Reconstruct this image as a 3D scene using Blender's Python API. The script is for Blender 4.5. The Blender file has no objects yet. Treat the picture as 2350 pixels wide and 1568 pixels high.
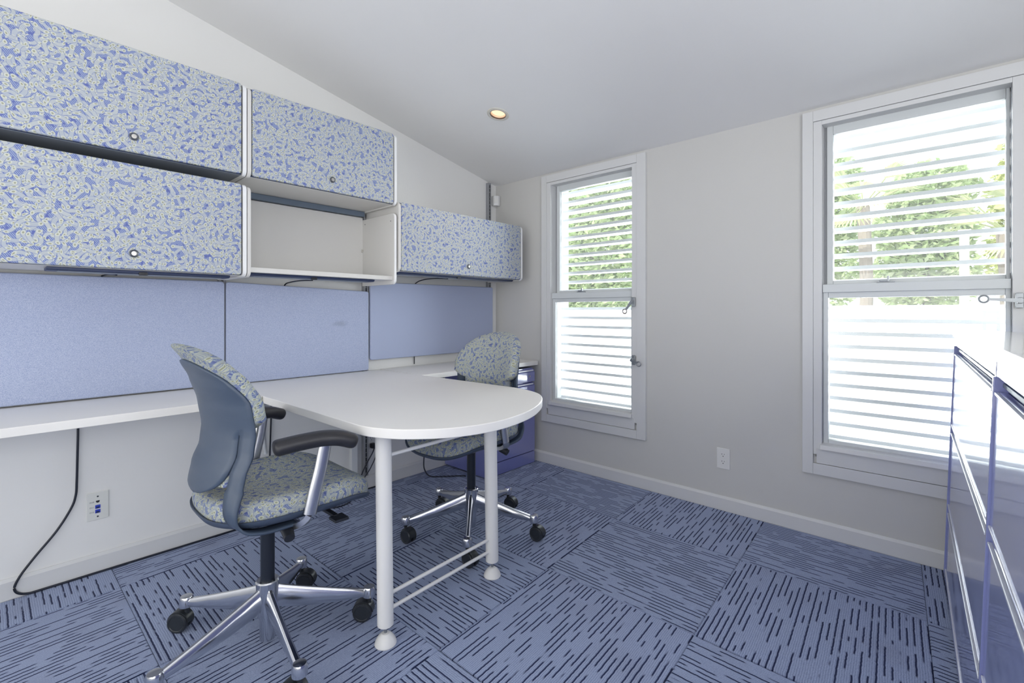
import bpy, bmesh, math, random
from math import sin, cos, pi, radians as RAD
from mathutils import Vector, Matrix, Euler

sc = bpy.context.scene
col = sc.collection
random.seed(7)

# ------------------------------------------------------------------ camera
CAM = (2.650, -2.745, 1.10)
cd = bpy.data.cameras.new('camera')
cam = bpy.data.objects.new('camera', cd)
col.objects.link(cam)
cam.location = CAM
cam.rotation_euler = (RAD(90), 0, RAD(42.05))
cd.sensor_width = 36
cd.lens = 1092 / 2350 * 36
cd.shift_y = -69 / 2350
cd.clip_start = 0.02
sc.camera = cam

# ------------------------------------------------------------------ world, sun, window light, exposure
w = bpy.data.worlds.new('world')
sc.world = w
w.use_nodes = True
nt = w.node_tree
bg = nt.nodes['Background']
tc = nt.nodes.new('ShaderNodeTexCoord')
sp = nt.nodes.new('ShaderNodeSeparateXYZ')
nt.links.new(tc.outputs['Generated'], sp.inputs[0])
cr = nt.nodes.new('ShaderNodeValToRGB')
nt.links.new(sp.outputs['Z'], cr.inputs[0])
cr.color_ramp.elements[0].color = (0.95, 0.97, 1.0, 1)
cr.color_ramp.elements[1].color = (0.62, 0.78, 1.0, 1)
cr.color_ramp.elements[1].position = 0.9
nt.links.new(cr.outputs[0], bg.inputs[0])
bg.inputs[1].default_value = 1.9

sun = bpy.data.lights.new('sun', 'SUN')
sun.energy = 3.6
sun.angle = RAD(0.6)
sun.color = (1, 0.96, 0.88)
so = bpy.data.objects.new('sun', sun)
col.objects.link(so)
so.rotation_euler = (RAD(38), RAD(-22), 0)


def area(name, loc, rot, sx, sy, e, c=(1, 1, 1)):
    l = bpy.data.lights.new(name, 'AREA')
    l.shape = 'RECTANGLE'
    l.size = sx
    l.size_y = sy
    l.energy = e
    l.color = c
    o = bpy.data.objects.new(name, l)
    col.objects.link(o)
    o.location = loc
    o.rotation_euler = rot
    return o


# added fill lamps in front of closed rear and right walls, for unseen daylight
area('rear_fill_light', (2.0, -4.55, 1.35), (RAD(122), 0, 0), 3.6, 2.0, 54, (1.0, 0.98, 0.94))
area('side_fill_light', (4.25, -2.9, 1.6), (RAD(100), 0, RAD(90)), 2.4, 1.8, 46, (0.97, 0.985, 1.0))
# daylight at the two windows seen in the picture
area('window_light_one', (0.87, 0.33, 1.25), (RAD(-90), 0, 0), 0.62, 1.5, 42, (0.95, 0.98, 1.0))
area('window_light_two', (2.54, 0.33, 1.25), (RAD(-90), 0, 0), 0.62, 1.5, 42, (0.95, 0.98, 1.0))

vs = sc.view_settings
vs.view_transform = 'Standard'
vs.look = 'None'
vs.exposure = 0.25
vs.gamma = 1.0
vs.use_curve_mapping = False
sc.cycles.max_bounces = 10
sc.cycles.diffuse_bounces = 5
sc.cycles.glossy_bounces = 4
sc.cycles.transparent_max_bounces = 12
sc.cycles.transmission_bounces = 6
sc.cycles.sample_clamp_indirect = 6
sc.cycles.caustics_reflective = False
sc.cycles.caustics_refractive = False
sc.cycles.use_denoising = True


# ------------------------------------------------------------------ node helpers
class N:
    def __init__(s, name):
        s.m = bpy.data.materials.new(name)
        s.m.use_nodes = True
        s.t = s.m.node_tree
        s.t.nodes.clear()
        s.out = s.t.nodes.new('ShaderNodeOutputMaterial')

    def n(s, typ, **kw):
        x = s.t.nodes.new(typ)
        for k, v in kw.items():
            setattr(x, k, v)
        return x

    def set(s, sock, v):
        if isinstance(v, bpy.types.NodeSocket):
            s.t.links.new(v, sock)
        elif v is not None:
            if isinstance(v, tuple) and len(v) == 3 and sock.type == 'RGBA':
                v = (*v, 1)
            sock.default_value = v

    def math(s, op, a, b=None, c=None, clamp=False):
        x = s.n('ShaderNodeMath', operation=op, use_clamp=clamp)
        s.set(x.inputs[0], a)
        if b is not None:
            s.set(x.inputs[1], b)
        if c is not None:
            s.set(x.inputs[2], c)
        return x.outputs[0]

    def vmath(s, op, a, b=None, scale=None):
        x = s.n('ShaderNodeVectorMath', operation=op)
        s.set(x.inputs[0], a)
        if b is not None:
            s.set(x.inputs[1], b)
        if scale is not None:
            s.set(x.inputs['Scale'], scale)
        return x.outputs[0]

    def mix(s, f, a, b):
        x = s.n('ShaderNodeMix', data_type='RGBA')
        s.set(x.inputs[0], f)
        s.set(x.inputs[6], a)
        s.set(x.inputs[7], b)
        return x.outputs[2]

    def sep(s, v):
        x = s.n('ShaderNodeSeparateXYZ')
        s.set(x.inputs[0], v)
        return x.outputs

    def comb(s, a=0.0, b=0.0, c=0.0):
        x = s.n('ShaderNodeCombineXYZ')
        for i, v in enumerate((a, b, c)):
            s.set(x.inputs[i], v)
        return x.outputs[0]

    def noise(s, v, scale, detail=2.0, rough=0.5, out=0):
        x = s.n('ShaderNodeTexNoise')
        s.set(x.inputs['Vector'], v)
        x.inputs['Scale'].default_value = scale
        x.inputs['Detail'].default_value = detail
        x.inputs['Roughness'].default_value = rough
        return x.outputs[out]

    def step(s, v, e0, e1):
        x = s.n('ShaderNodeMapRange', interpolation_type='SMOOTHSTEP')
        s.set(x.inputs[0], v)
        x.inputs[1].default_value = e0
        x.inputs[2].default_value = e1
        return x.outputs[0]

    def bsdf(s, color, rough=0.5, metal=0.0, spec=None, bump=None, bdist=0.001, bstr=0.3, coat=0.0, coat_rough=0.05, sheen=0.0):
        b = s.n('ShaderNodeBsdfPrincipled')
        s.set(b.inputs['Base Color'], color)
        s.set(b.inputs['Roughness'], rough)
        b.inputs['Metallic'].default_value = metal
        if spec is not None:
            b.inputs['Specular IOR Level'].default_value = spec
        b.inputs['Coat Weight'].default_value = coat
        b.inputs['Coat Roughness'].default_value = coat_rough
        if coat >= 0.99:
            b.inputs['Coat IOR'].default_value = 1.8
        b.inputs['Sheen Weight'].default_value = sheen
        if bump is not None:
            u = s.n('ShaderNodeBump')
            u.inputs['Strength'].default_value = bstr
            u.inputs['Distance'].default_value = bdist
            s.set(u.inputs['Height'], bump)
            s.t.links.new(u.outputs[0], b.inputs['Normal'])
        s.t.links.new(b.outputs[0], s.out.inputs[0])
        return b


def srgb(r, g, b):
    f = lambda c: ((c / 255) / 12.92) if c <= 10 else (((c / 255) + 0.055) / 1.055) ** 2.4
    return (f(r), f(g), f(b))


M = {}


def plain(name, c, rough=0.5, metal=0.0, spec=None, grain=0.0, gscale=200.0, var=0.0, coat=0.0, coat_rough=0.05):
    k = N(name)
    co = k.n('ShaderNodeTexCoord').outputs['Object']
    colr = c
    if var:
        nz = k.noise(co, 3.0, 3.0)
        a = tuple(x * (1 - var) for x in c)
        b = tuple(min(1, x * (1 + var)) for x in c)
        colr = k.mix(nz, a, b)
    bm = k.noise(co, gscale, 2.0) if grain else None
    k.bsdf(colr, rough, metal, spec, bm, grain if grain else 0.001, 0.35, coat, coat_rough)
    M[name] = k.m
    return k.m


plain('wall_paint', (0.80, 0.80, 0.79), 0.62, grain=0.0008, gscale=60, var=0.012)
plain('wall_paint_shaded', (0.60, 0.595, 0.58), 0.62, grain=0.0008, gscale=60, var=0.015)  # back wall's dimmer light put into the colour as a darker warm white
plain('ceiling_paint', (0.82, 0.82, 0.82), 0.75, grain=0.0005, gscale=80, var=0.01)
plain('trim_paint', (0.68, 0.685, 0.69), 0.42, grain=0.0006, gscale=25, var=0.015)
plain('sash_paint', (0.66, 0.69, 0.70), 0.40, grain=0.0004, gscale=40, var=0.03)
plain('laminate', (0.84, 0.825, 0.80), 0.38, grain=0.0001, gscale=400)
plain('laminate_edge', (0.66, 0.66, 0.64), 0.45)
plain('case_beige', (0.68, 0.67, 0.65), 0.45, grain=0.0001, gscale=500)
plain('white_edge', (0.84, 0.85, 0.86), 0.35)
plain('slate_metal', (0.13, 0.17, 0.23), 0.45)
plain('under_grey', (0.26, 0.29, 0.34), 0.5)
plain('navy_metal', (0.012, 0.026, 0.085), 0.4)
plain('white_metal', (0.78, 0.775, 0.765), 0.35)
plain('rail_grey', (0.30, 0.31, 0.33), 0.45, metal=0.0)
plain('dark_slot', (0.02, 0.022, 0.028), 0.6)
plain('shell_grey', srgb(66, 79, 98), 0.42, grain=0.0002, gscale=900)
plain('seat_pan_grey', srgb(62, 73, 92), 0.42, grain=0.0002, gscale=900)
plain('black_plastic', (0.014, 0.016, 0.022), 0.38)
plain('pad_black', (0.017, 0.017, 0.022), 0.42, grain=0.0003, gscale=1200)
plain('caster_black', (0.022, 0.026, 0.032), 0.35)
plain('lift_black', (0.012, 0.016, 0.026), 0.3)
plain('aluminium', (0.66, 0.67, 0.70), 0.17, metal=1.0)
plain('aluminium_satin', (0.60, 0.61, 0.64), 0.30, metal=1.0)
plain('cabinet_blue', (0.27, 0.30, 0.58), 0.30, spec=0.5, coat=0.9, coat_rough=0.055)
plain('pedestal_blue', (0.17, 0.19, 0.46), 0.2, spec=0.8, coat=1.0, coat_rough=0.05)
plain('lip_white', (0.72, 0.74, 0.82), 0.2, spec=0.6)
plain('cabinet_top', (0.70, 0.69, 0.66), 0.25, coat=0.6, coat_rough=0.08)
plain('plate_ivory', (0.72, 0.73, 0.70), 0.4)
plain('plate_white', (0.76, 0.76, 0.75), 0.4)
plain('jack_blue', (0.03, 0.06, 0.50), 0.4)
plain('cable_black', (0.008, 0.012, 0.025), 0.45)
plain('cable_white', (0.70, 0.72, 0.74), 0.5)
plain('pewter', (0.34, 0.36, 0.38), 0.38, metal=0.85)
plain('lock_ring', (0.10, 0.11, 0.13), 0.35, metal=0.5)
plain('lock_core', (0.62, 0.60, 0.56), 0.25, metal=0.9)
plain('sensor_white', (0.74, 0.75, 0.76), 0.45)
plain('light_trim', (0.66, 0.64, 0.58), 0.5)
plain('light_rim', (0.09, 0.055, 0.045), 0.4)
plain('slat_white', (0.82, 0.83, 0.85), 0.7, grain=0.002, gscale=60, var=0.06)
plain('concrete', (0.72, 0.71, 0.68), 0.9, var=0.06)
plain('garden_wall', (0.74, 0.60, 0.52), 0.9, var=0.08)
plain('parapet', (0.82, 0.81, 0.79), 0.9, var=0.04)
plain('post_white', (0.84, 0.84, 0.84), 0.6)
plain('bark', (0.30, 0.25, 0.20), 0.9, var=0.2)
plain('print_ink', (0.10, 0.10, 0.12), 0.6)


def leaf_mat(name, c0, c1):
    k = N(name)
    oi = k.n('ShaderNodeObjectInfo')
    geo = k.n('ShaderNodeNewGeometry')
    c = k.mix(geo.outputs['Random Per Island'], c0, c1)
    d = k.n('ShaderNodeBsdfDiffuse')
    t = k.n('ShaderNodeBsdfTranslucent')
    k.set(d.inputs[0], c)
    k.set(t.inputs[0], c)
    mx = k.n('ShaderNodeMixShader')
    mx.inputs[0].default_value = 0.4
    k.t.links.new(d.outputs[0], mx.inputs[1])
    k.t.links.new(t.outputs[0], mx.inputs[2])
    k.t.links.new(mx.outputs[0], k.out.inputs[0])
    M[name] = k.m


leaf_mat('leaf_green', (0.38, 0.50, 0.22), (0.70, 0.75, 0.46))
leaf_mat('leaf_yellow', (0.44, 0.52, 0.16), (0.76, 0.74, 0.36))
leaf_mat('leaf_palm', (0.40, 0.46, 0.22), (0.72, 0.66, 0.40))


def mat_glass():
    k = N('window_glass')
    tr = k.n('ShaderNodeBsdfTransparent')
    tr.inputs[0].default_value = (0.96, 0.98, 0.975, 1)
    gl = k.n('ShaderNodeBsdfGlossy')
    gl.inputs['Roughness'].default_value = 0.02
    fr = k.n('ShaderNodeFresnel')
    fr.inputs[0].default_value = 1.45
    mx = k.n('ShaderNodeMixShader')
    k.t.links.new(fr.outputs[0], mx.inputs[0])
    k.t.links.new(tr.outputs[0], mx.inputs[1])
    k.t.links.new(gl.outputs[0], mx.inputs[2])
    # pale veil mixed in for the window glare, along with dirty glass
    veil = k.n('ShaderNodeBsdfTranslucent')
    veil.inputs[0].default_value = (0.9, 0.92, 0.92, 1)
    m2 = k.n('ShaderNodeMixShader')
    m2.inputs[0].default_value = 0.025
    k.t.links.new(mx.outputs[0], m2.inputs[1])
    k.t.links.new(veil.outputs[0], m2.inputs[2])
    k.t.links.new(m2.outputs[0], k.out.inputs[0])
    M['window_glass'] = k.m


mat_glass()


def mat_emit():
    k = N('lamp_glow')
    e = k.n('ShaderNodeEmission')
    e.inputs[0].default_value = (1.0, 0.70, 0.46, 1)
    e.inputs[1].default_value = 1.25
    k.t.links.new(e.outputs[0], k.out.inputs[0])
    M['lamp_glow'] = k.m


mat_emit()
plain('lamp_reflector', (0.85, 0.70, 0.55), 0.35)


def mat_pattern(name, cell=0.043, tint=(1, 1, 1)):
    """upholstery: curved pale strokes with round yellowish ends over periwinkle blue"""
    k = N(name)
    uv = k.n('ShaderNodeUVMap').outputs[0]
    base_p = k.vmath('SCALE', uv, scale=1.0 / cell)
    # blue ground with hatched lighter patches
    patch = k.noise(base_p, 2.6, 1.0)
    u = k.sep(base_p)
    hat = k.math('SINE', k.math('MULTIPLY', k.math('ADD', u[0], k.math('MULTIPLY', u[1], 0.7)), 44.0))
    hat = k.step(hat, -0.4, 0.5)
    hmask = k.math('MULTIPLY', k.step(patch, 0.36, 0.44), hat)
    T = lambda c: tuple(a * b for a, b in zip(c, tint))
    blue = k.mix(k.noise(base_p, 0.9, 1.0), T(srgb(90, 101, 166)), T(srgb(110, 120, 174)))
    colr = k.mix(hmask, blue, T(srgb(160, 174, 198)))
    pale0, pale1 = T(srgb(174, 181, 191)), T(srgb(195, 199, 193))
    cream = T(srgb(203, 206, 194))
    olive = T(srgb(158, 160, 142))
    line = T(srgb(122, 134, 178))
    for L in range(5):
        off = (3.7 * L + 0.31, 7.1 * L + 1.77, 0)
        sc_ = (1.0, 0.92, 1.08, 0.85, 0.96)[L]
        P = k.vmath('SCALE', k.vmath('ADD', base_p, off), scale=sc_)
        vo = k.n('ShaderNodeTexVoronoi', voronoi_dimensions='2D', feature='F1')
        k.set(vo.inputs['Vector'], P)
        vo.inputs['Scale'].default_value = 1.0
        vo.inputs['Randomness'].default_value = 0.75
        d = k.sep(k.vmath('SUBTRACT', P, vo.outputs['Position']))
        rnd = k.sep(vo.outputs['Color'])
        a = k.math('MULTIPLY', rnd[0], 6.2832)
        ca, sa = k.math('COSINE', a), k.math('SINE', a)
        xx = k.math('ADD', k.math('MULTIPLY', d[0], ca), k.math('MULTIPLY', d[1], sa))
        yy = k.math('SUBTRACT', k.math('MULTIPLY', d[1], ca), k.math('MULTIPLY', d[0], sa))
        bend = k.math('MULTIPLY', k.math('SUBTRACT', rnd[1], 0.5), 3.4)
        yy = k.math('ADD', yy, k.math('MULTIPLY', bend, k.math('SUBTRACT', k.math('MULTIPLY', xx, xx), 0.06)))
        ax = k.math('ABSOLUTE', xx)
        q = k.math('SUBTRACT', ax, 0.36)
        qc = k.math('MAXIMUM', q, 0.0)
        y2 = k.math('MULTIPLY', yy, yy)
        dist = k.math('SQRT', k.math('ADD', k.math('MULTIPLY', qc, qc), y2))
        enddist = k.math('SQRT', k.math('ADD', k.math('MULTIPLY', q, q), y2))
        # stroke a little wider at its ends
        r = k.math('ADD', 0.133, k.math('MULTIPLY', k.step(ax, 0.2, 0.36), 0.035))
        sd = k.math('SUBTRACT', dist, r)
        inside = k.math('SUBTRACT', 1.0, k.step(sd, -0.012, 0.012))
        outline = k.math('SUBTRACT', 1.0, k.step(k.math('ABSOLUTE', sd), 0.018, 0.05))
        stripes = k.step(k.math('SINE', k.math('MULTIPLY', yy, 88.0)), 0.35, 0.8)
        stripes = k.math('MULTIPLY', stripes, k.step(rnd[2], 0.45, 0.5))
        stripes = k.math('MULTIPLY', stripes, k.math('SUBTRACT', 1.0, k.step(ax, 0.16, 0.26)))
        fill = k.mix(rnd[2], pale0, pale1)
        fill = k.mix(k.math('MULTIPLY', stripes, 0.7), fill, line)
        fill = k.mix(k.math('SUBTRACT', 1.0, k.step(enddist, 0.09, 0.17)), fill, cream)
        fill = k.mix(k.math('SUBTRACT', 1.0, k.step(enddist, 0.055, 0.085)), fill, olive)
        keep = k.step(rnd[1], 0.03, 0.04)
        colr = k.mix(k.math('MULTIPLY', k.math('MULTIPLY', outline, keep), 0.75), colr, line)
        colr = k.mix(k.math('MULTIPLY', inside, keep), colr, fill)
    weave = k.noise(base_p, 60.0, 1.0)
    k.bsdf(colr, 0.85, spec=0.25, bump=weave, bdist=0.0006, bstr=0.3)
    M[name] = k.m


mat_pattern('pattern_fabric', cell=0.040)
mat_pattern('chair_fabric', cell=0.040, tint=(0.74, 0.75, 0.70))


def mat_panel():
    k = N('panel_fabric')
    co = k.n('ShaderNodeTexCoord').outputs['Object']
    s = k.sep(co)
    st = k.comb(k.math('MULTIPLY', s[0], 900.0), k.math('MULTIPLY', s[1], 420.0), k.math('MULTIPLY', s[2], 900.0))
    a = k.noise(st, 1.0, 1.0)
    b = k.noise(co, 900.0, 1.0)
    f = k.math('ADD', k.math('MULTIPLY', a, 0.6), k.math('MULTIPLY', b, 0.4))
    f = k.step(f, 0.33, 0.67)
    c = k.mix(f, srgb(146, 157, 192), srgb(188, 196, 216))
    # one worn greyish rub mark on the middle panel
    dv = k.vmath('MULTIPLY', k.vmath('SUBTRACT', co, (0.046, -1.357, 1.029)), (0.0, 14.0, 34.0))
    ln_ = k.n('ShaderNodeVectorMath', operation='LENGTH')
    k.set(ln_.inputs[0], dv)
    rub = k.math('SUBTRACT', 1.0, k.step(k.math('ADD', ln_.outputs['Value'], k.math('MULTIPLY', k.noise(co, 40.0, 2.0), 0.6)), 0.4, 1.2))
    c = k.mix(k.math('MULTIPLY', rub, 0.32), c, srgb(110, 116, 138))
    k.bsdf(c, 0.9, spec=0.2, bump=f, bdist=0.0008, bstr=0.35)
    M['panel_fabric'] = k.m


mat_panel()


def mat_carpet(name, along_y):
    k = N(name)
    co = k.n('ShaderNodeTexCoord').outputs['Object']
    rnd = k.n('ShaderNodeObjectInfo').outputs['Random']
    s = k.sep(co)
    if along_y:
        across = k.math('ADD', s[0], k.math('MULTIPLY', s[1], 0.058))
        along = s[1]
    else:
        across, along = s[1], s[0]
    wob = k.noise(k.comb(k.math('MULTIPLY', along, 60.0), k.math('MULTIPLY', across, 8.0), rnd), 1.0, 1.0)
    across = k.math('ADD', across, k.math('MULTIPLY', k.math('SUBTRACT', wob, 0.5), 0.0035))
    p = 0.0192
    aa = k.math('DIVIDE', across, p)
    idn = k.math('FLOOR', aa)
    fr = k.math('FRACT', aa)
    dash = k.n('ShaderNodeTexNoise', noise_dimensions='3D')
    k.set(dash.inputs['Vector'], k.comb(k.math('MULTIPLY', along, 8.8), k.math('MULTIPLY', idn, 17.31), k.math('MULTIPLY', rnd, 91.0)))
    dash.inputs['Scale'].default_value = 1.0
    dash.inputs['Detail'].default_value = 1.0
    dm = k.step(dash.outputs[0], 0.44, 0.485)
    d0 = k.math('ABSOLUTE', k.math('SUBTRACT', fr, 0.5))
    ln = k.math('SUBTRACT', 1.0, k.step(d0, 0.09, 0.17))
    dark = k.math('MULTIPLY', dm, ln)
    rib = k.math('MULTIPLY', k.math('ADD', k.math('SINE', k.math('MULTIPLY', aa, 2 * pi * 3)), 1.0), 0.5)
    loop = k.noise(k.comb(k.math('MULTIPLY', along, 330.0), k.math('MULTIPLY', aa, 6.0), rnd), 1.0, 1.0)
    tone = k.math('ADD', k.math('MULTIPLY', rib, 0.35), k.math('MULTIPLY', loop, 0.75), clamp=True)
    c = k.mix(tone, srgb(104, 117, 152), srgb(174, 186, 215))
    big = k.noise(co, 2.2, 2.0)
    c = k.mix(k.math('MULTIPLY', k.step(big, 0.5, 0.75), 0.35), c, srgb(120, 122, 140))
    c = k.mix(dark, c, srgb(36, 46, 82))
    h = k.math('ADD', k.math('MULTIPLY', tone, 0.5), k.math('SUBTRACT', 1.0, dark))
    k.bsdf(c, 0.95, spec=0.15, bump=h, bdist=0.003, bstr=0.5, sheen=0.1)
    M[name] = k.m


mat_carpet('carpet_rows', False)
mat_carpet('carpet_columns', True)


# ------------------------------------------------------------------ geometry helpers
def new_obj(name, bm, mat, parent=None, smooth=28, loc=None):
    me = bpy.data.meshes.new(name)
    bm.normal_update()
    bm.to_mesh(me)
    bm.free()
    if mat is not None:
        if isinstance(mat, (list, tuple)):
            for x in mat:
                me.materials.append(M[x])
        else:
            me.materials.append(M[mat])
    if smooth:
        for p in me.polygons:
            p.use_smooth = True
        me.set_sharp_from_angle(angle=RAD(smooth))
    o = bpy.data.objects.new(name, me)
    col.objects.link(o)
    if smooth == 28:
        wn = o.modifiers.new('normals', 'WEIGHTED_NORMAL')
        wn.keep_sharp = True
        wn.weight = 80
    if parent is not None:
        o.parent = parent
    if loc is not None:
        o.location = loc
    return o


def tag(o, label, cat, group=None, kind=None):
    o['label'] = label
    o['category'] = cat
    if group:
        o['group'] = group
    if kind:
        o['kind'] = kind
    return o


def thing(name, label, cat, loc=(0, 0, 0), rot=(0, 0, 0), group=None, kind=None):
    o = bpy.data.objects.new(name, None)
    o.empty_display_size = 0.1
    col.objects.link(o)
    o.location = loc
    o.rotation_euler = rot
    return tag(o, label, cat, group, kind)


def BM():
    return bmesh.new()


def box(bm, x0, x1, y0, y1, z0, z1, bev=0.0, seg=2):
    r = bmesh.ops.create_cube(bm, size=1.0)
    vs_ = r['verts']
    for v in vs_:
        v.co = Vector(((x0 + x1) / 2 + v.co.x * (x1 - x0), (y0 + y1) / 2 + v.co.y * (y1 - y0), (z0 + z1) / 2 + v.co.z * (z1 - z0)))
    if bev:
        es = list({e for v in vs_ for e in v.link_edges})
        bmesh.ops.bevel(bm, geom=es, offset=bev, segments=seg, affect='EDGES', profile=0.5)
    return bm


def bx(*a, **k):
    return box(BM(), *a, **k)


def prism(bm, pts, axis, a0, a1, bev=0.0, seg=2):
    """extrude a 2D polygon along axis ('x': pts are (y,z); 'y': (x,z); 'z': (x,y))"""
    def P(p, a):
        return {'x': Vector((a, p[0], p[1])), 'y': Vector((p[0], a, p[1])), 'z': Vector((p[0], p[1], a))}[axis]
    A = [bm.verts.new(P(p, a0)) for p in pts]
    B = [bm.verts.new(P(p, a1)) for p in pts]
    n = len(pts)
    f0 = bm.faces.new(A)
    f1 = bm.faces.new(B[::-1])
    sides = [bm.faces.new((A[i], B[i], B[(i + 1) % n], A[(i + 1) % n])) for i in range(n)]
    bmesh.ops.recalc_face_normals(bm, faces=[f0, f1] + sides)
    if bev:
        es = list(set(f0.edges) | set(f1.edges))
        bmesh.ops.bevel(bm, geom=es, offset=bev, segments=seg, affect='EDGES', profile=0.5)
    return bm


def rrect(x0, x1, y0, y1, r, n=6, corners=(1, 1, 1, 1)):
    """corners: (x0y0, x1y0, x1y1, x0y1)"""
    out = []
    cs = [((x0 + r, y0 + r), pi, (x0, y0)), ((x1 - r, y0 + r), 1.5 * pi, (x1, y0)), ((x1 - r, y1 - r), 0, (x1, y1)), ((x0 + r, y1 - r), 0.5 * pi, (x0, y1))]
    for on, (c, a, p) in zip(corners, cs):
        if on:
            for i in range(n + 1):
                t = a + i / n * pi / 2
                out.append((c[0] + r * cos(t), c[1] + r * sin(t)))
        else:
            out.append(p)
    return out


def cyl(bm, p0, p1, r0, r1=None, n=20, cap=True):
    r1 = r0 if r1 is None else r1
    p0, p1 = Vector(p0), Vector(p1)
    d = (p1 - p0)
    q = d.to_track_quat('Z', 'Y')
    A, B = [], []
    for i in range(n):
        a = 2 * pi * i / n
        A.append(bm.verts.new(p0 + q @ Vector((r0 * cos(a), r0 * sin(a), 0))))
        B.append(bm.verts.new(p1 + q @ Vector((r1 * cos(a), r1 * sin(a), 0))))
    for i in range(n):
        j = (i + 1) % n
        bm.faces.new((A[i], A[j], B[j], B[i]))
    if cap:
        bm.faces.new(A[::-1])
        bm.faces.new(B)
    return bm


def lathe(bm, prof, c=(0, 0, 0), n=28, q=None):
    """prof: (r, z) list; closed at ends when r == 0"""
    q = q or Matrix.Identity(3)
    c = Vector(c)
    rings = []
    for r, z in prof:
        if r < 1e-6:
            rings.append([bm.verts.new(c + q @ Vector((0, 0, z)))])
        else:
            rings.append([bm.verts.new(c + q @ Vector((r * cos(2 * pi * i / n), r * sin(2 * pi * i / n), z))) for i in range(n)])
    for a, b in zip(rings, rings[1:]):
        for i in range(n):
            j = (i + 1) % n
            if len(a) == 1 and len(b) == 1:
                continue
            if len(a) == 1:
                bm.faces.new((a[0], b[i], b[j]))
            elif len(b) == 1:
                bm.faces.new((a[i], a[j], b[0]))
            else:
                bm.faces.new((a[i], a[j], b[j], b[i]))
    bmesh.ops.recalc_face_normals(bm, faces=bm.faces)
    return bm


def cr_spline(pts, m=8, closed=False):
    pts = [Vector(p) for p in pts]
    n = len(pts)
    out = []
    rng = range(n) if closed else range(n - 1)
    for i in rng:
        if closed:
            p0, p1, p2, p3 = pts[(i - 1) % n], pts[i], pts[(i + 1) % n], pts[(i + 2) % n]
        else:
            p0, p1, p2, p3 = pts[max(i - 1, 0)], pts[i], pts[i + 1], pts[min(i + 2, n - 1)]
        for k in range(m):
            t = k / m
            out.append(0.5 * ((2 * p1) + (-p0 + p2) * t + (2 * p0 - 5 * p1 + 4 * p2 - p3) * t * t + (-p0 + 3 * p1 - 3 * p2 + p3) * t ** 3))
    if not closed:
        out.append(pts[-1])
    return out


def sweep(bm, path, sect, up=(0, 0, 1), scales=None, cap=True):
    """sweep a closed 2D section [(side, up)] along path"""
    up = Vector(up)
    rings = []
    n = len(path)
    for i, p in enumerate(path):
        t = (path[min(i + 1, n - 1)] - path[max(i - 1, 0)]).normalized()
        s = t.cross(up)
        if s.length < 1e-4:
            s = t.cross(Vector((0, 1, 0)))
        s.normalize()
        u = s.cross(t).normalized()
        k = scales[i] if scales else (1, 1)
        rings.append([bm.verts.new(p + s * (a * k[0]) + u * (b * k[1])) for a, b in sect])
    m = len(sect)
    for a, b in zip(rings, rings[1:]):
        for i in range(m):
            j = (i + 1) % m
            bm.faces.new((a[i], b[i], b[j], a[j]))
    if cap:
        bm.faces.new(rings[0])
        bm.faces.new(rings[-1][::-1])
    bmesh.ops.recalc_face_normals(bm, faces=bm.faces)
    return bm


def circ(r, n=10, ry=None):
    ry = ry or r
    return [(r * cos(2 * pi * i / n), ry * sin(2 * pi * i / n)) for i in range(n)]


def tube(pts, r, m=6, n=14):
    return sweep(BM(), cr_spline(pts, m), circ(r, n))


def set_uv(o, fn):
    me = o.data
    uvl = me.uv_layers.new(name='UVMap')
    for l in me.loops:
        uvl.data[l.index].uv = fn(me.vertices[l.vertex_index].co)


def copy_tree(o, parent=None):
    c = o.copy()
    col.objects.link(c)
    if parent is not None:
        c.parent = parent
    for ch in list(o.children):
        copy_tree(ch, c)
    return c


# ================================================================== ROOM SHELL
RX = 4.35      # right wall
RY = -4.7      # rear wall
CZ = lambda y: 2.10 - 0.2 * y    # sloping ceiling

# floor with carpet tiles
bm = BM()
box(bm, -0.1, RX + 0.1, RY - 0.1, 0.1, -0.12, -0.012)
floor = tag(new_obj('floor', bm, 'carpet_rows'), 'floor laid with striped blue-grey carpet tiles, quarter turned', 'floor', kind='structure')
TS = 0.6255
SH = 0.058


def tile_bm():
    b = BM()
    g = 0.0006
    pts = []
    for x, y in ((g, g), (TS - g, g), (TS - g, TS - g), (g, TS - g)):
        pts.append((x - SH * y, y))
    prism(b, pts, 'z', -0.012, 0.0)
    top = [e for e in b.edges if all(abs(v.co.z) < 1e-6 for v in e.verts)]
    bmesh.ops.bevel(b, geom=top, offset=0.0022, segments=2, affect='EDGES')
    return b


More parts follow.
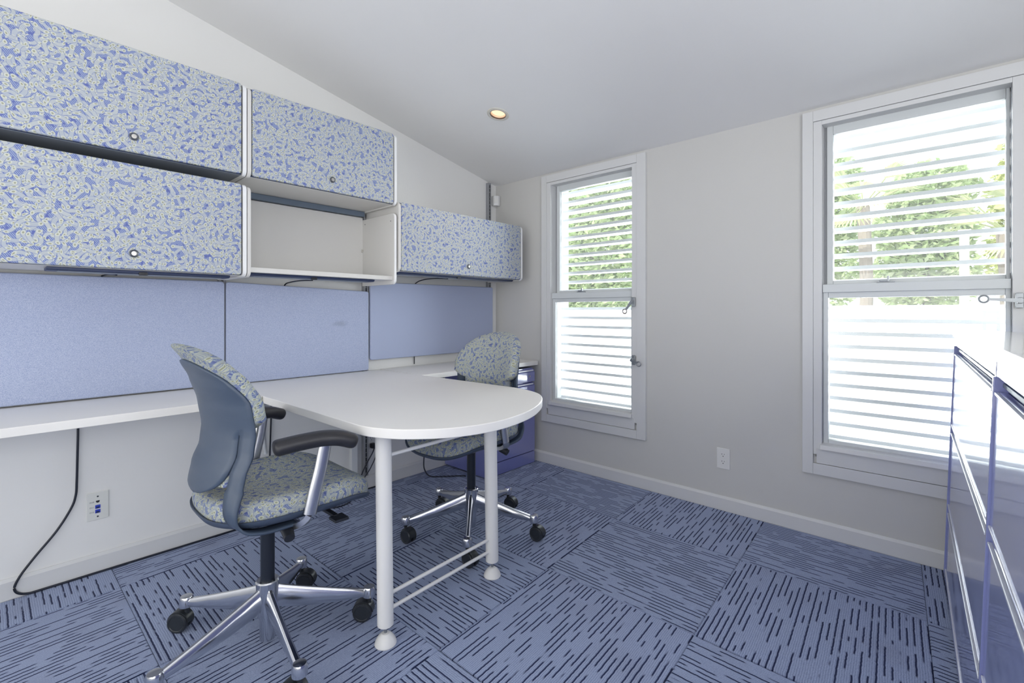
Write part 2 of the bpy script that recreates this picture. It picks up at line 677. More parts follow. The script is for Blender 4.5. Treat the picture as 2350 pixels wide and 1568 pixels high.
full = {}
for mname in ('carpet_rows', 'carpet_columns'):
    b = tile_bm()
    me = bpy.data.meshes.new('carpet_tile')
    b.to_mesh(me)
    b.free()
    me.materials.append(M[mname])
    full[mname] = me
for i in range(-3, 6):
    for j in range(-1, 8):
        y0 = -1.13 - j * TS + (TS if False else 0)
        # row j spans y0 .. y0+TS ; j = 0 is the row between -1.13 and -0.50
        x0 = 1.400 + i * TS - SH * (y0 + 1.13)
        mname = 'carpet_rows' if (i + j) % 2 == 0 else 'carpet_columns'
        xs = [x0, x0 + TS - SH * TS, x0 + TS, x0 - SH * TS]
        if max(xs) < 0.03 or min(xs) > RX or y0 > -0.02 or y0 + TS < RY:
            continue
        clip = min(xs) < 0.016 or max(xs) > RX or y0 + TS > -0.016 or y0 < RY
        if not clip:
            o = bpy.data.objects.new('carpet_tile', full[mname])
            col.objects.link(o)
        else:
            b = tile_bm()
            for co, no in (((0.016 - x0, 0, 0), (-1, 0, 0)), ((RX - x0, 0, 0), (1, 0, 0)), ((0, -0.016 - y0, 0), (0, 1, 0)), ((0, RY - y0, 0), (0, -1, 0))):
                gm = b.verts[:] + b.edges[:] + b.faces[:]
                bmesh.ops.bisect_plane(b, geom=gm, plane_co=co, plane_no=no, clear_outer=True)
            if not b.verts:
                b.free()
                continue
            bmesh.ops.holes_fill(b, edges=b.edges)
            o = new_obj('carpet_tile', b, mname, smooth=0)
        o.parent = floor
        o.location = (x0, y0, 0)

# left wall (x = 0) with sloping top
bm = BM()
prism(bm, [(RY, -0.1), (0.14, -0.1), (0.14, CZ(0.14)), (RY, CZ(RY))], 'x', -0.12, 0.0)
tag(new_obj('wall_left', bm, 'wall_paint', smooth=0), 'white painted wall behind the overhead cabinets and desks', 'wall', kind='structure')
# back wall with two window openings
W1, W2 = (0.535, 1.235), (2.190, 2.890)
WZ = (0.385, 2.025)
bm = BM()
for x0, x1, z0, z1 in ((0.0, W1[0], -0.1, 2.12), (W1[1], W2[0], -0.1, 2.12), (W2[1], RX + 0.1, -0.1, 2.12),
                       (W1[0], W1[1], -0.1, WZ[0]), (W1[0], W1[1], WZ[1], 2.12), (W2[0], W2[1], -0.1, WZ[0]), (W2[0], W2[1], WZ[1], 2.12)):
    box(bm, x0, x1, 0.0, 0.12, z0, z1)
tag(new_obj('wall_back', bm, 'wall_paint_shaded', smooth=0), 'warm white painted wall holding the two louvred windows', 'wall', kind='structure')
bm = BM()
prism(bm, [(RY, -0.1), (0.14, -0.1), (0.14, CZ(0.14)), (RY, CZ(RY))], 'x', RX, RX + 0.12)
tag(new_obj('wall_right', bm, 'wall_paint', smooth=0), 'white painted wall beyond the blue filing cabinets', 'wall', kind='structure')
tag(new_obj('wall_rear', bx(-0.1, RX + 0.1, RY - 0.12, RY, -0.1, CZ(RY)), 'wall_paint', smooth=0), 'white painted wall closing the room opposite the windows', 'wall', kind='structure')

# ceiling with a round hole for the downlight
LC = Vector((0.735, -0.743, CZ(-0.743)))
sl = math.atan(0.2)
Rn = Matrix.Rotation(-sl, 3, 'X')   # local z -> ceiling normal (pointing up)
bm = BM()
outer = [bm.verts.new((x, y, CZ(y))) for x, y in ((-0.05, 0.13), (RX + 0.05, 0.13), (RX + 0.05, RY - 0.05), (-0.05, RY - 0.05))]
HR = 0.049
inner = [bm.verts.new(LC + Rn @ Vector((HR * cos(2 * pi * i / 32), HR * sin(2 * pi * i / 32), 0))) for i in range(32)]
es = [bm.edges.new((outer[i], outer[(i + 1) % 4])) for i in range(4)] + [bm.edges.new((inner[i], inner[(i + 1) % 32])) for i in range(32)]
bmesh.ops.triangle_fill(bm, use_beauty=True, use_dissolve=False, edges=es, normal=(0, 0.196, 0.98))
ceil = tag(new_obj('ceiling', bm, 'ceiling_paint', smooth=0), 'plain white ceiling sloping down towards the windows', 'ceiling', kind='structure')
bm = BM()
prism(bm, [(RY - 0.3, CZ(RY - 0.3) + 0.14), (0.45, CZ(0.45) + 0.14), (0.45, CZ(0.45) + 0.3), (RY - 0.3, CZ(RY - 0.3) + 0.3)], 'x', -0.3, RX + 0.4)
tag(new_obj('roof', bm, 'wall_paint', smooth=0), 'roof slab above the sloping ceiling', 'roof', kind='structure')

# baseboards
bm = BM()
prism(bm, [(0, 0), (0.014, 0), (0.014, 0.068), (0.006, 0.079), (0, 0.079)], 'y', RY, -0.0)
tag(new_obj('baseboard_left', bm, 'trim_paint', smooth=25), 'low white baseboard under the long desk', 'baseboard', kind='structure')
bm = BM()
prism(bm, [(0, 0), (-0.014, 0), (-0.014, 0.066), (-0.006, 0.078), (0, 0.078)], 'x', 0.0, RX)
tag(new_obj('baseboard_back', bm, 'trim_paint', smooth=25), 'low white baseboard under the windows', 'baseboard', kind='structure')


# ================================================================== WINDOWS
def bars(bm, x0, x1, z0, z1, wl, wr, wb, wt, y0, y1, bev=0.003):
    """a rectangular frame of four bars"""
    box(bm, x0, x0 + wl, y0, y1, z0, z1, bev)
    box(bm, x1 - wr, x1, y0, y1, z0, z1, bev)
    box(bm, x0 + wl, x1 - wr, y0, y1, z0, z0 + wb, bev)
    box(bm, x0 + wl, x1 - wr, y0, y1, z1 - wt, z1, bev)
    return bm


def latch(par, x, z, ang, ln):
    """cam handle with a ring pull, pivoting on the jamb"""
    bm = BM()
    box(bm, x - 0.011, x + 0.011, -0.030, -0.020, z - 0.030, z + 0.030, 0.003)
    box(bm, x - 0.008, x + 0.008, -0.046, -0.028, z - 0.012, z + 0.012, 0.003)
    o = new_obj('latch', bm, 'pewter', par)
    bm = BM()
    p0 = Vector((x, -0.052, z))
    d = Vector((cos(ang), 0, sin(ang)))
    p1 = p0 + d * ln
    sweep(bm, [p0 - d * 0.008, p0, p0 + d * ln * 0.5, p1], [(-0.007, -0.004), (0.007, -0.004), (0.007, 0.004), (-0.007, 0.004)], up=(0, 1, 0), scales=[(0.8, 1), (1.2, 1.2), (0.9, 1), (0.7, 0.8)])
    new_obj('handle', bm, 'pewter', o)
    bm = BM()
    cc = p1 + d * 0.013
    ring = [cc + Vector((0.014 * cos(t), 0, 0.014 * sin(t))) for t in [2 * pi * i / 20 for i in range(21)]]
    sweep(bm, ring, circ(0.0035, 8), up=(0, 1, 0), cap=False)
    new_obj('ring', bm, 'pewter', o)


def make_window(n, x0, label, latches, stop_x):
    """x0: outer left edge of the casing; both windows have the same size"""
    X = lambda v: x0 + v
    r = thing('window_%d' % n, label, 'window', (0, 0, 0), kind='structure')
    # casing boards
    bm = BM()
    box(bm, X(0), X(0.046), -0.018, 0.0, 0.302, 2.084, 0.002)
    box(bm, X(0.758), X(0.819), -0.018, 0.0, 0.302, 2.084, 0.002)
    box(bm, X(0.046), X(0.758), -0.018, 0.0, 2.032, 2.084, 0.002)
    box(bm, X(0.046), X(0.758), -0.018, 0.0, 0.302, 0.356, 0.002)
    new_obj('casing', bm, 'trim_paint', r)
    # jamb frame inside the casing, reaching through the wall
    bm = BM()
    for a, b in ((0.0465, 0.082), (0.724, 0.7575)):
        box(bm, X(a), X(b), -0.014, 0.115, 0.40, 2.0305, 0.0015)
    box(bm, X(0.082), X(0.724), -0.014, 0.115, 2.010, 2.0305, 0.0015)
    box(bm, X(0.060), X(0.744), -0.016, 0.012, 0.358, 0.430, 0.002)
    new_obj('jamb', bm, 'trim_paint', r)
    bm = BM()
    box(bm, X(0.048), X(0.756), 0.014, 0.16, 0.385, 0.424, 0.002)
    prism(bm, [(-0.034, 0.432), (-0.030, 0.452), (0.06, 0.466), (0.06, 0.43)], 'x', X(0.076), X(0.728), 0.003)
    new_obj('sill', bm, 'trim_paint', r)
    # upper sash, set further out
    bm = bars(BM(), X(0.094), X(0.722), 1.216, 2.012, 0.026, 0.012, 0.034, 0.042, 0.045, 0.085)
    up = new_obj('sash', bm, 'sash_paint', r)
    new_obj('glass_pane', bx(X(0.120), X(0.710), 0.064, 0.068, 1.250, 1.970), 'window_glass', up, smooth=0)
    # lower sash
    bm = bars(BM(), X(0.083), X(0.722), 0.452, 1.196, 0.022, 0.016, 0.022, 0.030, 0.012, 0.05)
    # deeper meeting rail face
    box(bm, X(0.083), X(0.722), 0.0, 0.046, 1.192, 1.232, 0.003)
    lo = new_obj('sash', bm, 'sash_paint', r)
    new_obj('glass_pane', bx(X(0.105), X(0.706), 0.032, 0.036, 0.474, 1.166), 'window_glass', lo, smooth=0)
    # tracks in the left and right jambs
    bm = BM()
    box(bm, X(0.082), X(0.0935), 0.052, 0.06, 0.46, 2.01)
    box(bm, X(0.7225), X(0.7240), 0.008, 0.02, 0.46, 2.01)
    new_obj('track', bm, 'rail_grey', r)
    # sash lock on the meeting rail
    bm = BM()
    lx = X(0.325)
    box(bm, lx - 0.032, lx + 0.032, 0.008, 0.026, 1.232, 1.238, 0.002)
    box(bm, lx - 0.022, lx + 0.012, 0.006, 0.024, 1.237, 1.247, 0.003)
    box(bm, lx + 0.006, lx + 0.014, 0.004, 0.014, 1.236, 1.262, 0.002)
    new_obj('sash_lock', bm, 'pewter', r)
    for z, a, ln in latches:
        latch(r, X(0.742), z, a, ln)
    return r


make_window(1, 0.478, 'narrow white sash window nearer the corner, outside louvres behind the glass', [(1.160, RAD(232), 0.062), (0.796, RAD(-22), 0.040)], 0)
make_window(2, 2.136, 'white sash window beside the blue filing cabinets, trees behind its louvres', [(1.143, RAD(176), 0.088)], 0)


# fixed louvres outside each window
def make_louvres(x0, x1, label):
    r = thing('louvre_screen', label, 'louvre', (0, 0, 0), group='louvre screens outside the windows')
    me = None
    for k in range(26):
        z = 2.0345 - 0.0653 * k
        if me is None:
            bm = bx(x0 + 0.013, x1 - 0.013, 0.135, 0.220, -0.009, 0.009)
            o = new_obj('slat', bm, 'slat_white', r, smooth=0)
            me = o.data
        else:
            o = bpy.data.objects.new('slat', me)
            col.objects.link(o)
            o.parent = r
        o.location.z = z
    for a, b in ((x0, x0 + 0.014), (x1 - 0.014, x1)):
        new_obj('stile', bx(a, b, 0.130, 0.225, 0.36, 2.075, 0.002), 'slat_white', r)
    return r


make_louvres(0.535, 1.235, 'white horizontal louvre boards outside the narrow window near the corner')
make_louvres(2.190, 2.890, 'white horizontal louvre boards outside the window by the filing cabinets')


# ================================================================== LEFT WALL SYSTEM
def slotted_rail(y, z0, z1, label):
    r = thing('slotted_rail', label, 'rail', (0, y, 0), group='slotted wall rails')
    bm = BM()
    box(bm, 0.0, 0.028, -0.015, -0.004, z0, z1)
    box(bm, 0.0, 0.028, 0.004, 0.015, z0, z1)
    box(bm, 0.0, 0.022, -0.004, 0.004, z0, z1)
    new_obj('channel', bm, 'rail_grey', r, smooth=0)
    bm = BM()
    z = z0 + 0.02
    k = 0
    while z < z1 - 0.02:
        box(bm, 0.0215, 0.0283, -0.0048, 0.0048, z, z + (0.022 if k % 8 else 0.030))
        z += 0.0285 if k % 8 else 0.040
        k += 1
    s = new_obj('slots', bm, 'dark_slot', r, smooth=0)
    s['kind'] = 'stuff'
    return r


slotted_rail(-0.098, 0.78, 2.105, 'grey slotted wall rail nearest the room corner')
slotted_rail(-1.175, 0.09, 1.70, 'grey slotted wall rail behind the peninsula table joint')
slotted_rail(-1.962, 0.78, 1.70, 'grey slotted wall rail between the two left fabric panels')


def door_lock(par, y, z, x):
    Q = Matrix.Rotation(RAD(90), 3, 'Y')
    bm = BM()
    lathe(bm, [(0, 0.0), (0.0145, 0.0), (0.0150, 0.003), (0.0120, 0.005), (0.0095, 0.004), (0.0, 0.004)], (x, y, z), 24, Q)
    o = new_obj('lock', bm, 'lock_ring', par)
    o['label'] = 'round dark lock with a metal core'
    bm = BM()
    lathe(bm, [(0, 0.003), (0.0088, 0.003), (0.0082, 0.0065), (0.0, 0.0068)], (x, y, z), 20, Q)
    box(bm, x + 0.0066, x + 0.0074, y - 0.0008, y + 0.0008, z - 0.004, z + 0.004)
    return o, bm


def overhead(y0, y1, z0, z1, lock_y, label, under='case_beige', left=True, right=True, rail=False):
    D = 0.372
    r = thing('overhead_cabinet', label, 'cabinet', (0, 0, 0), group='fabric-front overhead cabinets')
    t = 0.016
    # side panels, with rounded front corners
    for ok, a in ((left, y0), (right, y1 - t)):
        if not ok:
            continue
        bm = BM()
        prism(bm, rrect(0.030, D + 0.003, z0 - 0.006, z1, 0.028, 6, (0, 1, 1, 0)), 'y', a, a + t, 0.003)
        for f in bm.faces:
            f.material_index = 1 if f.normal.x > 0.3 and a > y0 else 0
        new_obj('side_panel', bm, ['case_beige', 'white_edge'], r)
    a, b = y0 + t, y1 - t
    new_obj('top_panel', bx(0.030, D - 0.024, a, b, z1 - 0.020, z1 - 0.004), 'case_beige', r, smooth=0)
    new_obj('bottom_panel', bx(0.030, D - 0.020, a, b, z0, z0 + 0.014), under, r, smooth=0)
    new_obj('back_panel', bx(0.030, 0.040, a, b, z0 + 0.014, z1 - 0.02), 'case_beige', r, smooth=0)
    # upholstered flipper door
    bm = BM()
    prism(bm, rrect(a + 0.004, b - 0.004, z0 + 0.002, z1 - 0.001, 0.012, 5), 'x', D - 0.018, D + 0.001, 0.006, 3)
    d = new_obj('door', bm, 'pattern_fabric', r)
    set_uv(d, lambda c: (c.y + 0.35 * c.x + z0 * 1.7, c.z))
    new_obj('door_edge', bx(D - 0.022, D - 0.0185, a + 0.001, b - 0.001, z0 + 0.001, z1 - 0.001), 'navy_metal', r, smooth=0)
    if lock_y is not None:
        o, core = door_lock(d, lock_y, z0 + 0.061, D + 0.001)
        c = new_obj('lock_core', core, 'lock_core', d)
    # rear mounting rail
    if rail:
        new_obj('mounting_rail', bx(0.030, 0.062, a, b, z0 - 0.030, z0 - 0.001, 0.002), 'slate_metal', r)
    return r


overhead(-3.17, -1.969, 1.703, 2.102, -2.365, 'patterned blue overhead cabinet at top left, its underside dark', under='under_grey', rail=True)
overhead(-3.17, -1.969, 1.259, 1.661, -2.365, 'patterned blue overhead cabinet below another one, above the left fabric panel')
overhead(-1.966, -1.189, 1.702, 2.096, -1.571, 'patterned blue overhead cabinet above the open shelf', rail=True)
overhead(-1.178, -0.106, 1.330, 1.722, -0.640, 'lower patterned blue overhead cabinet nearest the room corner')

# open shelf unit
sh = thing('open_shelf', 'beige open wall shelf between the patterned cabinets', 'shelf', (0, 0, 0))
for a in (-1.966, -1.204):
    bm = BM()
    prism(bm, rrect(0.030, 0.372, 1.253, 1.655, 0.026, 6, (0, 1, 1, 0)), 'y', a, a + 0.015, 0.003)
    for f in bm.faces:
        f.material_index = 1 if f.normal.x > 0.3 and a > -1.9 else 0
    new_obj('side_panel', bm, ['case_beige', 'white_edge'], sh)
new_obj('shelf_board', bx(0.030, 0.356, -1.951, -1.204, 1.276, 1.299, 0.003), 'case_beige', sh)
new_obj('back_panel', bx(0.030, 0.036, -1.951, -1.204, 1.299, 1.668), 'case_beige', sh, smooth=0)
bm = BM()
box(bm, 0.036, 0.044, -1.214, -1.2045, 1.459, 1.475, 0.001)
new_obj('shelf_clip', bm, 'lock_core', sh)
for a, z in ((-1.2045, 1.625), (-1.2045, 1.612)):
    bm = BM()
    xx = 0.065 if z > 1.62 else 0.335
    cyl(bm, (xx, a - 0.0006, z), (xx, a, z), 0.003, n=10)
    new_obj('screw_hole', bm, 'dark_slot', sh)


def task_light(y0, y1, z, x0, cord, label):
    r = thing('task_light', label, 'light', (0, 0, 0), group='slim navy task lights under the overhead units')
    bm = BM()
    prism(bm, [(x0, z), (x0, z - 0.009), (x0 + 0.01, z - 0.012), (x0 + 0.09, z - 0.012), (x0 + 0.10, z - 0.007), (x0 + 0.10, z)], 'y', y0, y1, 0.002)
    new_obj('housing', bm, 'navy_metal', r)
    new_obj('lens', bx(x0 + 0.02, x0 + 0.08, y0 + 0.03, y1 - 0.03, z - 0.0135, z - 0.012), 'under_grey', r, smooth=0)
    ym = y0 + (y1 - y0) * 0.47
    new_obj('switch', bx(x0 + 0.092, x0 + 0.104, ym - 0.014, ym + 0.014, z - 0.017, z - 0.004, 0.002), 'black_plastic', r)
    new_obj('cord', tube(cord, 0.0032), 'cable_black', r)
    return r


task_light(-2.60, -2.02, 1.258, 0.225, [(0.26, -2.40, 1.2425), (0.15, -2.405, 1.251), (0.05, -2.41, 1.2515), (0.010, -2.413, 1.245), (0.006, -2.413, 1.20), (0.006, -2.413, 0.95), (0.006, -2.413, 0.80)], 'navy task light under the left overhead cabinet')
task_light(-1.945, -1.30, 1.275, 0.225, [(0.26, -1.62, 1.2595), (0.15, -1.63, 1.262), (0.06, -1.645, 1.257), (0.012, -1.655, 1.245), (0.006, -1.66, 1.20), (0.006, -1.66, 1.0), (0.006, -1.66, 0.8)], 'navy task light under the open shelf')
task_light(-1.150, -0.155, 1.329, 0.225, [(0.26, -0.72, 1.3135), (0.15, -0.73, 1.320), (0.07, -0.755, 1.316), (0.015, -0.785, 1.296), (0.006, -0.795, 1.25), (0.006, -0.798, 1.0), (0.006, -0.80, 0.745)], 'navy task light under the cabinet nearest the corner')


def fabric_panel(y0, y1, z0, zl, zr, x0, x1, label):
    bm = BM()
    r = 0.014
    pts = rrect(y0, y1, z0, max(zl, zr), r, 4)
    pts = [(y, z - (max(zl, zr) - (zl + (zr - zl) * (y - y0) / (y1 - y0))) * (1 if z > (z0 + zl) / 2 else 0)) for y, z in pts]
    prism(bm, pts, 'x', x0, x1, 0.007, 3)
    o = new_obj('tack_panel', bm, 'panel_fabric')
    return tag(o, label, 'panel', 'blue fabric tack panels')


fabric_panel(-3.17, -1.957, 0.742, 1.246, 1.246, 0.029, 0.046, 'plain blue fabric tack panel leftmost above the long desk')
fabric_panel(-1.951, -1.166, 0.740, 1.246, 1.222, 0.029, 0.046, 'plain blue fabric tack panel behind the peninsula table, with a grey rub mark')
fabric_panel(-1.158, -0.083, 0.800, 1.282, 1.288, 0.029, 0.050, 'plain blue fabric tack panel nearest the corner, raised above the desk')

# desks
bm = BM()
prism(bm, rrect(0.006, 0.487, -3.25, -1.947, 0.004, 2), 'z', 0.705, 0.736, 0.003)
desk = tag(new_obj('wall_desk', bm, 'laminate'), 'long white wall-hung desk top under the left fabric panel', 'desk')
tb = thing('peninsula_table', 'white peninsula table with a rounded end on two round legs', 'table', (1.28, -1.59, 0))
tb.location = (0, 0, 0)
edge = cr_spline([(1.00, -1.943, 0), (1.187, -1.943, 0), (1.30, -1.937, 0), (1.390, -1.900, 0), (1.450, -1.850, 0), (1.498, -1.792, 0), (1.534, -1.722, 0), (1.554, -1.640, 0),
                  (1.556, -1.560, 0), (1.545, -1.480, 0), (1.522, -1.390, 0), (1.484, -1.300, 0), (1.422, -1.196, 0), (1.345, -1.112, 0), (1.262, -1.068, 0), (1.156, -1.045, 0), (1.05, -1.045, 0)], 5)
pts = [(0.029, -1.943)] + [(p.x, p.y) for p in edge] + [(0.029, -1.088)]
bm = BM()
prism(bm, pts, 'z', 0.704, 0.736, 0.004, 3)
new_obj('tabletop', bm, 'laminate', tb)
LEG = []
for (bx_, by_), (tx, ty) in (((1.285, -1.856), (1.272, -1.857)), ((1.264, -1.331), (1.256, -1.336))):
    P = lambda z, bx_=bx_, by_=by_, tx=tx, ty=ty: (bx_ + (tx - bx_) * (z - 0.03) / 0.67, by_ + (ty - by_) * (z - 0.03) / 0.67, z)
    bm = BM()
    cyl(bm, P(0.062), P(0.704), 0.0265, n=32)
    es = [e for e in bm.edges if all(abs(v.co.z - 0.062) < 0.002 for v in e.verts)]
    bmesh.ops.bevel(bm, geom=es, offset=0.003, segments=2, affect='EDGES')
    lg = new_obj('leg', bm, 'white_metal', tb)
    new_obj('foot', lathe(BM(), [(0, 0.0), (0.034, 0.0), (0.036, 0.004), (0.033, 0.014), (0.024, 0.028), (0.013, 0.037), (0, 0.039)], (bx_, by_, 0), 32), 'white_metal', lg)
    new_obj('foot_stem', cyl(BM(), P(0.036), P(0.064), 0.005, n=12), 'pewter', lg)
    LEG.append(P)
for z in (0.158, 0.108, 0.618):
    a, b = Vector(LEG[0](z)), Vector(LEG[1](z))
    new_obj('crossbar', cyl(BM(), a, b, 0.0065, n=14), 'white_metal', tb)
# corner desk top and pedestal
bm = BM()
prism(bm, rrect(0.010, 0.445, -1.068, -0.012, 0.004, 2), 'z', 0.706, 0.736, 0.003)
tag(new_obj('corner_desk', bm, 'laminate'), 'short white desk top in the corner above the blue pedestal', 'desk')

pd = thing('filing_pedestal', 'blue metal filing pedestal under the corner desk', 'cabinet', (0, 0, 0))
new_obj('case', bx(0.02, 0.425, -0.545, -0.055, 0.012, 0.690, 0.003), 'pedestal_blue', pd)
new_obj('plinth', bx(0.30, 0.448, -0.543, -0.057, 0.004, 0.086, 0.002), 'pedestal_blue', pd)
for z0, z1 in ((0.092, 0.36), (0.366, 0.585), (0.592, 0.682)):
    bm = BM()
    prism(bm, [(0.425, z0), (0.449, z0), (0.449, z1 - 0.022), (0.440, z1 - 0.012), (0.446, z1 - 0.004), (0.440, z1), (0.425, z1)], 'y', -0.543, -0.057, 0.0015)
    d = new_obj('drawer', bm, 'pedestal_blue', pd)
    new_obj('drawer_lip', bx(0.441, 0.451, -0.535, -0.075, z1 - 0.014, z1 - 0.004, 0.002), 'lip_white', d)
bm = lathe(BM(), [(0, 0), (0.007, 0), (0.007, 0.003), (0, 0.004)], (0.449, -0.115, 0.632), 16, Matrix.Rotation(RAD(90), 3, 'Y'))
new_obj('lock', bm, 'lock_core', pd)

# motion sensor in the corner
sn = thing('motion_sensor', 'small white motion sensor high in the room corner', 'sensor', (0.030, -0.030, 1.975), (0, 0, RAD(45)))
bm = BM()
prism(bm, [(-0.030, 0.018), (-0.030, -0.008), (-0.018, -0.022), (0, -0.026), (0.018, -0.022), (0.030, -0.008), (0.030, 0.018)], 'z', -0.040, 0.038, 0.005, 2)
new_obj('housing', bm, 'sensor_white', sn)
bm = BM()
prism(bm, [(-0.016, -0.0235), (0, -0.0280), (0.016, -0.0235), (0.0, -0.02)], 'z', -0.022, 0.022, 0.001)
new_obj('lens', bm, 'plate_white', sn)

# downlight
dl = thing('recessed_downlight', 'round recessed downlight glowing warm in the sloping ceiling', 'light', LC, (-sl, 0, 0))
new_obj('trim_ring', lathe(BM(), [(0.049, 0.002), (0.0475, -0.004), (0.055, -0.006), (0.0645, -0.003), (0.066, 0.0005), (0.049, 0.002)], n=40), 'light_trim', dl)
new_obj('rim', lathe(BM(), [(0.0485, 0.004), (0.0455, -0.004), (0.0445, 0.004), (0.0485, 0.004)], n=40), 'light_rim', dl)
bm = BM()
lathe(bm, [(0.0475, 0.0), (0.046, 0.03), (0.040, 0.075), (0.0, 0.078)], n=36)
new_obj('reflector', bm, 'lamp_reflector', dl)
bm = BM()
lathe(bm, [(0, 0.008), (0.030, 0.010), (0.042, 0.015), (0.0435, 0.022), (0.034, 0.060), (0, 0.066)], n=32)
new_obj('bulb', bm, 'lamp_glow', dl)
sl_ = bpy.data.lights.new('downlight_lamp', 'SPOT')
sl_.energy = 5
sl_.color = (1.0, 0.72, 0.48)
sl_.spot_size = RAD(110)
sl_.spot_blend = 0.7
sl_.shadow_soft_size = 0.035
slo = bpy.data.objects.new('downlight_lamp', sl_)
col.objects.link(slo)
slo.parent = dl
slo.location = (0, 0, 0.004)

# ================================================================== OUTLETS AND CABLES
# data plate on the left wall
pl = thing('data_outlet', 'ivory data wall plate with two blue jacks beside the black cable', 'outlet', (0, -2.4245, 0.279))
new_obj('plate', bx(0.0, 0.006, -0.036, 0.036, -0.058, 0.058, 0.003), 'plate_ivory', pl)
for z in (-0.003, -0.022):
    bm = BM()
    box(bm, 0.005, 0.008, -0.0085, 0.0085, z - 0.0075, z + 0.0075, 0.001)
    j = new_obj('jack', bm, 'jack_blue', pl)
    new_obj('port', bx(0.0078, 0.0084, -0.005, 0.005, z - 0.006, z + 0.0005), 'navy_metal', j, smooth=0)
bm = BM()
prism(bm, [(-0.006, 0.023), (0.006, 0.023), (0.006, 0.018), (0.003, 0.014), (-0.003, 0.014), (-0.006, 0.018)], 'x', 0.005, 0.0066)
new_obj('port', bm, 'dark_slot', pl, smooth=0)
for z in (0.040, -0.044):
    new_obj('screw', lathe(BM(), [(0, 0), (0.0035, 0), (0.003, 0.001), (0, 0.0012)], (0.006, 0, z), 12, Matrix.Rotation(RAD(90), 3, 'Y')), 'lock_ring', pl)


def wall_text(txt, loc, rot, size, par):
    cu = bpy.data.curves.new('lettering', 'FONT')
    cu.body = txt
    cu.size = size
    cu.extrude = 0.0001
    cu.align_x = 'CENTER'
    tmp = bpy.data.objects.new('lettering', cu)
    me = bpy.data.meshes.new_from_object(tmp)
    bpy.data.objects.remove(tmp)
    o = bpy.data.objects.new('lettering', me)
    me.materials.clear()
    me.materials.append(M['print_ink'])
    col.objects.link(o)
    o.parent = par
    o.location = loc
    o.rotation_euler = rot


for t, z in (('D10', 0.016), ('D11', -0.006), ('D12', -0.026)):
    wall_text(t, (0.0062, -0.019, z), (RAD(90), 0, RAD(90)), 0.008, pl)


def duplex(name_loc, rot, label, plugged=False):
    r = thing('power_outlet', label, 'outlet', name_loc, rot)
    # local: plate in xz plane, facing -y
    new_obj('plate', bx(-0.035, 0.035, -0.006, 0.0, -0.057, 0.057, 0.003), 'plate_white', r)
    for z in (0.0195, -0.0195):
        bm = BM()
        pts_ = []
        for i in range(28):
            a = 2 * pi * i / 28
            pts_.append((0.0172 * cos(a), z + max(-0.0142, min(0.0142, 0.0172 * sin(a)))))
        prism(bm, pts_, 'y', -0.0075, -0.005, 0.0006)
        f = new_obj('receptacle', bm, 'plate_white', r)
        bm = BM()
        box(bm, -0.0075, -0.0055, -0.0079, -0.0072, z + 0.0005, z + 0.009)
        box(bm, 0.0055, 0.0075, -0.0079, -0.0072, z + 0.0015, z + 0.008)
        cyl(bm, (0, -0.0072, z - 0.0065), (0, -0.0079, z - 0.0065), 0.0026, n=12)
        new_obj('slots', bm, 'dark_slot', f, smooth=0)
    new_obj('screw', cyl(BM(), (0, -0.005, 0), (0, -0.0072, 0), 0.0025, n=12), 'plate_ivory', r)
    return r


duplex((1.7535, 0, 0.285), (0, 0, 0), 'white duplex power outlet on the wall between the two windows')
duplex((0, -1.125, 0.285), (0, 0, RAD(90)), 'white power outlet with a black plug behind the table leg')
# plug and its cords
pg = thing('power_plug', 'black power plug with cords behind the table leg', 'plug', (0, -1.125, 0.266))
new_obj('plug_body', bx(0.0075, 0.040, -0.014, 0.014, -0.016, 0.014, 0.005), 'black_plastic', pg)
new_obj('cord', tube([(0.038, 0, -0.004), (0.055, -0.02, -0.03), (0.045, -0.06, -0.10), (0.035, -0.09, -0.17), (0.030, -0.10, -0.24), (0.040, -0.13, -0.262)], 0.0035), 'cable_black', pg)
new_obj('cord', tube([(0.038, 0.005, -0.010), (0.060, -0.005, -0.06), (0.055, -0.04, -0.13), (0.045, -0.08, -0.19), (0.040, -0.10, -0.262)], 0.003), 'cable_black', pg)

cb = tube([(0.012, -2.487, 0.71), (0.012, -2.487, 0.62), (0.012, -2.489, 0.50), (0.012, -2.491, 0.40), (0.012, -2.494, 0.345), (0.012, -2.508, 0.296), (0.012, -2.551, 0.218), (0.014, -2.613, 0.138), (0.0185, -2.655, 0.078),
           (0.0190, -2.668, 0.035), (0.0195, -2.640, 0.008), (0.020, -2.57, 0.0045), (0.020, -2.3, 0.0045), (0.022, -2.0, 0.0045), (0.020, -1.6, 0.0045), (0.020, -1.2, 0.0045), (0.024, -1.0, 0.0045)], 0.0042, 8)
tag(new_obj('power_cable', cb, 'cable_black'), 'black cable hanging from the left desk and running along the baseboard', 'cable')
cb = tube([(0.012, -1.726, 0.71), (0.012, -1.727, 0.55), (0.012, -1.733, 0.36), (0.014, -1.738, 0.20), (0.019, -1.74, 0.06), (0.034, -1.735, 0.006), (0.038, -1.66, 0.0045), (0.040, -1.55, 0.0045)], 0.0042, 8)
tag(new_obj('power_cable', cb, 'cable_black'), 'black cable hanging down the wall behind the near chair', 'cable')
cb = tube([(0.010, -1.770, 0.71), (0.010, -1.772, 0.55), (0.010, -1.764, 0.42), (0.010, -1.755, 0.35)], 0.007, 8)
tag(new_obj('cable_sleeve', cb, 'cable_white'), 'white cable sleeve on the wall behind the near chair', 'cable')
cb = tube([(0.05, -0.75, 0.20), (0.06, -0.76, 0.12), (0.09, -0.78, 0.05), (0.14, -0.77, 0.010), (0.20, -0.70, 0.0045), (0.27, -0.62, 0.0045), (0.30, -0.60, 0.0045)], 0.0042, 8)
